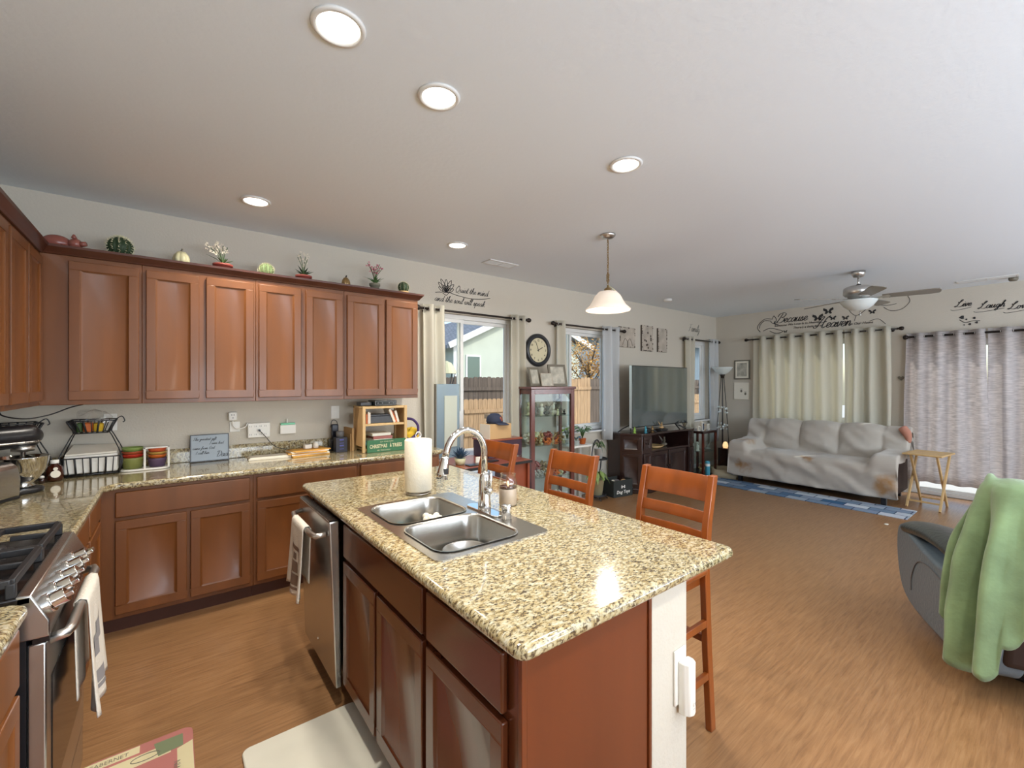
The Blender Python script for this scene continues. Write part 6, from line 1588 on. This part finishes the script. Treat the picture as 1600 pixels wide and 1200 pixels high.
# ------------------------------------------------------------------ recliner and blanket
rc = thing('recliner', 'blue-grey leather recliner seen from behind at the right edge of the room', 'recliner', (3.67, .10, 0), R(27))
# local: +x forward, +y left; back at x=-.45
def side(y0, y1, material, name):
    pts = [(-.46, .14), (-.30, .10), (.20, .09), (.42, .16), (.50, .34), (.50, .50), (.44, .57), (.30, .55), (.0, .50), (-.30, .50), (-.46, .52)]
    return MB().prism([(p.x, p.y) for p in spline([(a, b, 0) for a, b in pts], 3, close=True)], y0, y1, 'Y').build(name, material, rc, bevel=.025, seg=4)
side(.27, .46, 'leather', 'arm'); side(-.46, -.27, 'leather', 'arm')
for s_ in (-1, 1):
    ys = s_ * .365
    MB().grid(lambda u, v: (-.38 + .89 * u, ys + .115 * math.cos(v * 2 * PI) * min(1, 5 * min(u, 1 - u) + .25) ** .5, .575 + .05 * math.sin(PI * u * 1.0 + .3) - .03 * u + .052 * math.sin(v * 2 * PI) * min(1, 6 * min(u, 1 - u) + .2) ** .5), 24, 20).build('arm_pad', 'leather_dk', rc, smooth=True)
MB().box(-.42, .40, -.27, .27, .12, .34).build('base', 'brownback', rc, bevel=.02)
MB().grid(lambda u, v: (-.28 + .75 * u, (v - .5) * .54, .40 + .08 * math.sin(PI * u) ** .5 * math.sin(PI * v) ** .4), 16, 12).build('seat_cushion', 'leather_dk', rc, smooth=True, solid=.05)
MB().prism([(-.48, .16), (-.30, .16), (-.22, .60), (-.30, 1.0), (-.36, 1.04), (-.46, 1.02), (-.54, .92), (-.52, .5)], -.36, .36, 'Y').build('backrest', 'brownback', rc, bevel=.05, seg=5)
MB().lathe([(.30, 0), (.32, .02), (.30, .08), (.0, .09)], seg=32).build('swivel_base', 'black', rc)
m_ = MB().tube(spline([(-.25, .462, .40), (-.05, .463, .44), (.14, .463, .42), (.24, .463, .30), (.25, .463, .20)], 5), .003, 5); m_.build('seam', 'grey', rc)
# blanket over the top of the back, hanging outside at the left rear corner
bk = thing('fleece_blanket', 'sage green fleece blanket draped over the back of the recliner', 'blanket', (3.67, .10, 0), R(27))
def bl(u, v):
    # u: 0 = forward along the left top edge ... 1 = far right of the back; v: 0 inner front hem, 1 outer bottom hem
    K = spline([(-.33, .36, 0), (-.38, .385, 0), (-.46, .395, 0), (-.555, .36, 0), (-.60, .22, 0), (-.60, .02, 0), (-.595, -.18, 0), (-.58, -.37, 0)], 6)
    p = K[min(len(K) - 1, int(round(u * (len(K) - 1))))] if False else None
    f = u * (len(K) - 1); i = min(int(f), len(K) - 2); p = K[i].lerp(K[i + 1], f - i)
    c = Vector((-.36, 0.08, 0)); out = (Vector((p.x, p.y, 0)) - c); out.normalize()
    top = 1.05 - .07 * ss(.3, 0, u)
    drop = .86 * (1 - .24 * ss(.42, .50, u)) if u < .46 else .66 - .24 * ss(.46, .62, u)
    drop *= (.78 + .22 * ss(0, .16, u))
    if v < .28:      # over the top, from front hem to ridge
        q = v / .28; x = p.x + (1 - q) * (-.13 - p.x if False else .0) ; inner = Vector((-.20, .26, .86)).lerp(Vector((-.20, p.y * .72, .82)), ss(.2, .6, u))
        ridge = Vector((p.x, p.y, top - .03)); mid = (inner + ridge) / 2 + Vector((0, 0, .19))
        a = inner.lerp(mid, q); b = mid.lerp(ridge, q); r = a.lerp(b, q)
        return tuple(r + Vector((0, 0, .006 * math.sin(u * 30))))
    q = (v - .28) / .72
    fold = math.sin(u * 52 + 1.4 * math.sin(u * 9)) * .036 + math.sin(u * 27 + 2) * .034 + math.sin(u * 90 + q * 3) * .007
    amp = ss(-.1, .5, q)
    r = Vector((p.x, p.y, top - .03 - drop * q)) + out * (.012 + .055 * math.sin(min(1, q * 1.3) * PI / 2) + fold * amp + .05 * q)
    r.z += .035 * math.sin(u * 34 + 1) * ss(.6, 1, q)
    r += Vector((-.0, 0, 0)) + Vector(noise.noise_vector(Vector((u * 9, q * 5, 0)))) * .008
    return tuple(r)
MB().grid(bl, 130, 46).build('cloth', 'blanket', bk, smooth=True, solid=.014)

# ------------------------------------------------------------------ glass cabinet with figurines
CR = R(-7.5)
cb = thing('curio_cabinet', 'mahogany glass-front curio cabinet full of figurines beside the middle window', 'display cabinet', (3.19, 3.735, 0), CR)
CW, CD, CH = .615, .28, 1.47
for x, y, s_ in ((0, 0, .05), (CW - .05, 0, .05)): MB().box(x, x + s_, y, y + .04, .1, CH - .03).build('post', 'mahog', cb, bevel=.003)
for x in (0, CW - .03): MB().box(x, x + .03, CD - .03, CD, .1, CH - .03).build('post', 'mahog', cb)
MB().box(-.015, CW + .015, -.015, CD + .005, CH - .03, CH).build('top', 'mahog', cb, bevel=.005)
MB().box(.05, CW - .05, .002, .03, CH - .085, CH - .03).box(.005, .025, .04, CD - .03, CH - .085, CH - .03).build('header_rail', 'mahog', cb, bevel=.002)
MB().box(-.01, CW + .01, -.01, CD, .0, .1).build('plinth', 'mahog', cb, bevel=.005)
MB().box(.05, CW - .05, .012, .016, .1, CH - .085).build('glass_door', 'glass2', cb); MB().box(.012, .016, .04, CD - .03, .1, CH - .085).build('glass_side', 'glass2', cb)
shz = (.101, .42, .79, 1.13)
for zz in shz[1:]: MB().box(.018, CW - .018, .035, CD - .02, zz - .007, zz).build('glass_shelf', 'glass2', cb)
mats_ = ['petal', 'tan', 'terracotta', 'cream', 'frame_grey', 'orange', 'canvas', 'bronze', 'gold', 'mauve']
names_ = {0: 'bottom', 1: 'lowest glass', 2: 'middle glass', 3: 'top glass'}
kindn = {0: 'standing figure', 1: 'antlered animal', 2: 'flower cluster', 3: 'winged bird'}
rnd = random.Random(5)
protos = {}
def place_fig(sx, sy, zz, s_, kind, mi, label, group):
    key = (kind, mi); p = Vector((sx, sy, 0)); p.rotate(Matrix.Rotation(CR, 3, 'Z'))
    loc = (3.19 + p.x, 3.735 + p.y, zz)
    if key not in protos:
        o = figurine('figurine', label, *loc, 1.0, mats_[mi], rnd.uniform(0, 6), kind, group); o.scale = (s_,) * 3; protos[key] = o
    else:
        o = protos[key].copy(); COL.objects.link(o); o.location = loc; o.scale = (s_,) * 3; o.rotation_euler = (0, 0, rnd.uniform(0, 6)); o['label'] = label; o['group'] = group
    return o
for si, zz in enumerate(shz):
    grp = 'figurines on the %s shelf of the curio cabinet' % names_[si]
    n = (9, 9, 9, 6)[si]
    for r_ in range(2):
        for k in range(n):
            x = .06 + (CW - .12) * (k + .5 + rnd.uniform(-.15, .15)) / n; y = (.20, .09)[r_] + rnd.uniform(-.01, .01)
            kind = rnd.choice([0, 2, 2, 3, 1]) if si < 3 else rnd.choice([1, 3, 3, 0]); mi = rnd.choice([0, 1, 2, 3, 5, 6, 9, 8]) if si < 3 else rnd.choice([4, 7, 0, 3, 4])
            hgt = rnd.uniform(.075, .11) * (1.35 if (r_ == 0) else .85) * (1.3 if si in (1, 2) else 1) * (.8 if kind == 1 else 1) * (1.3 if si == 3 and r_ == 0 else 1)
            place_fig(x, y, zz + .001, hgt, kind, mi, 'small %s figurine among those crowded on the %s shelf of the curio cabinet' % (kindn[kind], names_[si]), '%s (%s)' % (grp, kindn[kind]))
for k, (x, rz_, w_, h_, m1, m2, lab) in enumerate(((.13, 14, .18, .225, 'frame_grey', 'photo', 'dark framed photo leaning at the left on top of the curio cabinet'), (.285, -2, .16, .155, 'canvas', 'photo', 'small unframed print in the middle on top of the curio cabinet'), (.455, -6, .24, .265, 'frame_grey', 'photo', 'large framed photo at the right on top of the curio cabinet'))):
    p = Vector((x, .12 - .03 * k % .05, 0)); p.rotate(Matrix.Rotation(CR, 3, 'Z'))
    o = picture('photo_frame', lab, w_, h_, (3.19 + p.x, 3.735 + p.y + .02, CH + h_ / 2 * math.cos(R(14)) + .004), CR + R(rz_), m1, m2, .028 if k != 1 else .008, .016, 'photo frame')
    o.rotation_euler = (R(-14), 0, CR + R(rz_))

# ------------------------------------------------------------------ desk, box, cap, small plant
dk = thing('corner_desk', 'cherry wood desk with a dark edge behind the farthest bar stool', 'desk', (2.05, 3.30, 0))
MB().box(0, .78, 0, .60, .725, .75).build('top', 'desk', dk, bevel=.003)
MB().box(0, .782, -.003, 0, .722, .748).build('dark_edge', 'black', dk)
MB().box(.74, .765, .02, .58, 0, .724).build('side_panel', 'desk', dk); MB().box(.02, .045, .02, .58, 0, .724).build('side_panel', 'desk', dk)
MB().box(.50, .739, .05, .07, .10, .72).build('front_panel', 'desk', dk)
hc = thing('desk_hutch', 'dark purple-brown cabinet box standing on the back of the desk', 'cabinet', (2.50, 3.58, .7515))
MB().box(0, .42, 0, .28, 0, .17).build('body', mat('plum_brown', S(58, 34, 52), .3), hc, bevel=.003); MB().box(-.01, .43, -.01, .29, .17, .188).build('top', 'desk', hc, bevel=.003)
bx_ = thing('cardboard_box', 'white and tan box on the desk hutch under the cap', 'box', (2.53, 3.60, .9405)); 
MB().box(0, .27, 0, .18, 0, .15).build('carton', 'tan', bx_, bevel=.002); MB().box(-.002, -.0, .002, .178, .002, .148).build('white_side', 'paper', bx_)
cpp = thing('baseball_cap', 'navy and white baseball cap with an orange emblem on the box', 'cap', (2.65, 3.69, 1.0915), R(-70))
MB().lathe([(.085, 0), (.088, .03), (.078, .07), (.045, .10), (0, .108)], seg=28).build('crown', 'navy', cpp, smooth=True)
MB().grid(lambda u, v: ((.07 + .10 * v) * math.cos((u - .5) * 1.9), (.085 + .01 * v) * math.sin((u - .5) * 1.9), .012 - .02 * v * v), 12, 5).build('brim', 'navy', cpp, smooth=True, solid=.004)
hh3 = MB(); hh3.grid(lambda u, v: ((.0895 - .012 * v - .03 * v * v) * math.cos(2.2 + u * 1.9), (.0895 - .012 * v - .03 * v * v) * math.sin(2.2 + u * 1.9), .004 + .088 * v), 12, 6); hh3.build('mesh_panel', 'paper', cpp, smooth=True)
em = MB(); em.tube(spline([(.0885, -.012, .03), (.087, .012, .035), (.084, .01, .05), (.083, -.012, .048), (.08, -.01, .066), (.08, .01, .068)], 4), .003, 5); em.build('emblem', 'orange', cpp)
solo('tan_card', MB().box(-.04, .04, -.006, .006, 0, .06), 'paper', 'small cream card standing on the desk behind the farthest stool', 'card', (2.30, 3.45, .7515))
sc_ = thing('succulent_plant', 'small blue-green spiky plant in a cream pot at the left end of the desk', 'potted plant', (2.12, 3.50, .7515))
MB().lathe([(.04, 0), (.055, .06), (.05, .06), (0, .055)], seg=18).build('pot', 'cream', sc_, smooth=True)
m_ = MB()
for k in range(34):
    a = k * 2.4; el = .35 + 1.1 * (k / 34); d_ = Vector((math.cos(a) * math.cos(el), math.sin(a) * math.cos(el), math.sin(el))); b_ = Vector((0, 0, .055)); s_ = d_.cross(Vector((0, 0, 1))).normalized() * .010
    m_.add([b_ - s_, b_ + s_, b_ + d_ * .06 + s_ * 1.4, b_ + d_ * .11, b_ + d_ * .06 - s_ * 1.4], [(0, 1, 2, 3, 4)])
m_.build('leaves', mat('blue_green_leaf', S(60, 84, 108), .5), sc_, solid=.002)
for k, (x, y, a, lab) in enumerate(((2.22, 3.34, 0, 'thin dark notebook at the front of the desk'), (2.42, 3.40, 8, 'thin dark tablet lying in the middle of the desk'))):
    solo('dark_tablet', MB().box(-.09, .09, -.02, .06, 0, .01), 'black', lab, 'tablet', (x, y + .03, .7515), R(a), bevel=.002)
bp_ = thing('translucent_panel', 'tall pale blue translucent panel standing before the patio door', 'panel', (2.12, 3.96, 0))
MB().box(0, .27, 0, .03, .0, 1.50).build('panel', 'bluepanel', bp_, bevel=.006)
MB().box(-.012, 0, -.004, .034, 0, 1.50).build('edge_trim', 'frame_grey', bp_)
MB().box(.09, .24, -.004, -.001, .85, 1.38).build('inner_panel', 'stucco', bp_)

# ------------------------------------------------------------------ plants by the middle window
ps = thing('plant_stand', 'black metal hoop plant stand with two tiers under the middle window', 'plant stand', (4.38, 3.82, 0), R(20))
m_ = MB(); m_.tube([(.17 * math.cos(2 * PI * k / 28), 0, .52 + .25 * math.sin(2 * PI * k / 28)) for k in range(28)], .009, 8, close=True).build('hoop', 'iron', ps, smooth=True)
MB().tube([(.14 * math.cos(2 * PI * k / 24), .14 * math.sin(2 * PI * k / 24), .53) for k in range(24)], .008, 6, close=True).lathe([(.135, .524), (.135, .53), (0, .53)], seg=20).build('upper_tray', 'iron', ps, smooth=True)
m_ = MB(); m_.tube([(.16 * math.cos(2 * PI * k / 24), 0, .18 + .16 * math.sin(2 * PI * k / 24)) for k in range(24)], .008, 6, close=True); m_.lathe([(.12, .05), (.13, .06), (0, .06)], seg=20).build('lower_tray', 'iron', ps, smooth=True)
for a in (0.8, 2.3, 3.9, 5.4): MB().tube([(.08 * math.cos(a), .08 * math.sin(a), .055), (.15 * math.cos(a), .15 * math.sin(a), 0.006)], .007, 6).build('leg', 'iron', ps, smooth=True)
def leafy(name, label, loc, pot, pr, ph_, n, L, lm, droop=.5, wd=.028, seed=0, up=.6, cat='potted plant'):
    t = thing(name, label, cat, loc); r_ = random.Random(seed)
    MB().lathe([(pr * .7, 0), (pr * .95, ph_), (pr, ph_), (pr * .88, ph_ - .005), (0, ph_ - .01)], seg=22).build('pot', pot, t, smooth=True)
    m_ = MB(); st_ = MB()
    for k in range(n):
        a = 2.4 * k + r_.uniform(-.3, .3); ln = L * r_.uniform(.6, 1.1); h_ = Vector((math.cos(a), math.sin(a), 0))
        p0 = Vector((0, 0, ph_)); p1 = p0 + h_ * ln * .35 + Vector((0, 0, ln * up)); p2 = p1 + h_ * ln * .45 - Vector((0, 0, ln * droop * r_.uniform(.4, 1)))
        st_.tube([p0, (p0 + p1) / 2 + Vector((0, 0, .01)), p1], .0025, 5)
        s_ = Vector((-h_.y, h_.x, 0)) * wd; mid = p1.lerp(p2, .45) + Vector((0, 0, .01)); m_.add([p1, mid + s_ * .8, p2, mid - s_ * .8], [(0, 1, 2), (0, 2, 3)])
    m_.build('leaves', lm, t, solid=.001); st_.build('stems', 'green', t, smooth=True); return t
leafy('potted_plant', 'pothos with drooping green leaves in a cream pot on the lower tier of the stand', (4.38, 3.82, .062), 'cream', .105, .20, 26, .20, mat('variegated_leaf', S(132, 156, 84), .5), .9, .035, 11)
leafy('potted_plant', 'thin-leaved plant in a white hanging pot on the upper tier of the stand', (4.40, 3.80, .532), 'white', .065, .13, 16, .16, 'green', .9, .008, 12)
pb2 = thing('window_bench', 'white plant bench under the middle window', 'bench', (3.86, 3.80, 0))
MB().box(0, .44, 0, .24, .70, .725).build('top', 'white', pb2, bevel=.003)
for x in (.01, .40):
    for y in (.01, .20): MB().box(x, x + .03, y, y + .03, 0, .70).build('leg', 'white', pb2)
leafy('potted_plant', 'lime green broad-leaved plant at the left on the white bench', (3.92, 3.90, .7265), 'frost', .06, .08, 14, .15, 'lime', .2, .03, 13, 1.0)
leafy('potted_plant', 'small-leaved pale green plant in a terracotta pot at the right on the white bench', (4.20, 3.90, .7265), 'orange', .05, .07, 40, .17, mat('pale_leaf', S(120, 156, 116), .5), .3, .012, 14, .9)
leafy('potted_plant', 'blue-leaved rosette plant between the lime plant and the terracotta pot', (4.06, 3.88, .7265), 'frost', .05, .05, 16, .10, mat('blue_leaf', S(70, 110, 140), .5), .3, .02, 15, .6)
dt = thing('toy_bin', 'black fabric bin with white lettering and a bone emblem on the floor', 'storage bin', (4.77, 3.80, 0), R(-8))
w_, d_, h_ = .34, .24, .22
m_ = MB(); m_.box(-w_ / 2, w_ / 2, -d_ / 2, -d_ / 2 + .006, 0, h_).box(-w_ / 2, w_ / 2, d_ / 2 - .006, d_ / 2, 0, h_).box(-w_ / 2, -w_ / 2 + .006, -d_ / 2 + .006, d_ / 2 - .006, 0, h_).box(w_ / 2 - .006, w_ / 2, -d_ / 2 + .006, d_ / 2 - .006, 0, h_).box(-w_ / 2 + .006, w_ / 2 - .006, -d_ / 2 + .006, d_ / 2 - .006, 0, .01)
m_.build('bin', mat('charcoal_fabric', S(46, 50, 48), .9), dt)
g = MB(); text_mb(g, 'Dog Toys', .06, (0, -d_ / 2 - .001, .045), ux, uz, 'CENTER', shear=.25, bold=.0015); g.build('lettering', 'white', dt)
g = MB(); g.box(-.02, .02, -d_ / 2 - .0015, -d_ / 2 - .0002, .125, .138)
for x in (-.024, .024):
    for q in (.122, .141): g.lathe([(.011, -.0015), (.011, -.0002)][::-1], (x, -d_ / 2, q), 10, 'Y')
g.build('bone_emblem', 'white', dt)
for k, (x, y, c, lab) in enumerate(((-.08, 0, 'petal', 'cream plush toy at the left in the black bin'), (.03, .03, 'grey', 'grey plush toy in the middle of the black bin'), (.10, -.03, 'tan', 'tan plush toy at the right in the black bin'))):
    m_ = crumple(0, 0, .10, .055, .06, .09, 20 + k); solo('plush_toy', m_, c, lab, 'toy', (4.77 + x, 3.80 + y, .012), smooth=True)
solo('crumb', MB().ball((0, 0, .004), .02, 8, 5, (1.5, 1, .25)), 'paper', 'small white scrap on the floor between the rug and the recliner', 'scrap', (6.02, 1.22, 0), smooth=True)
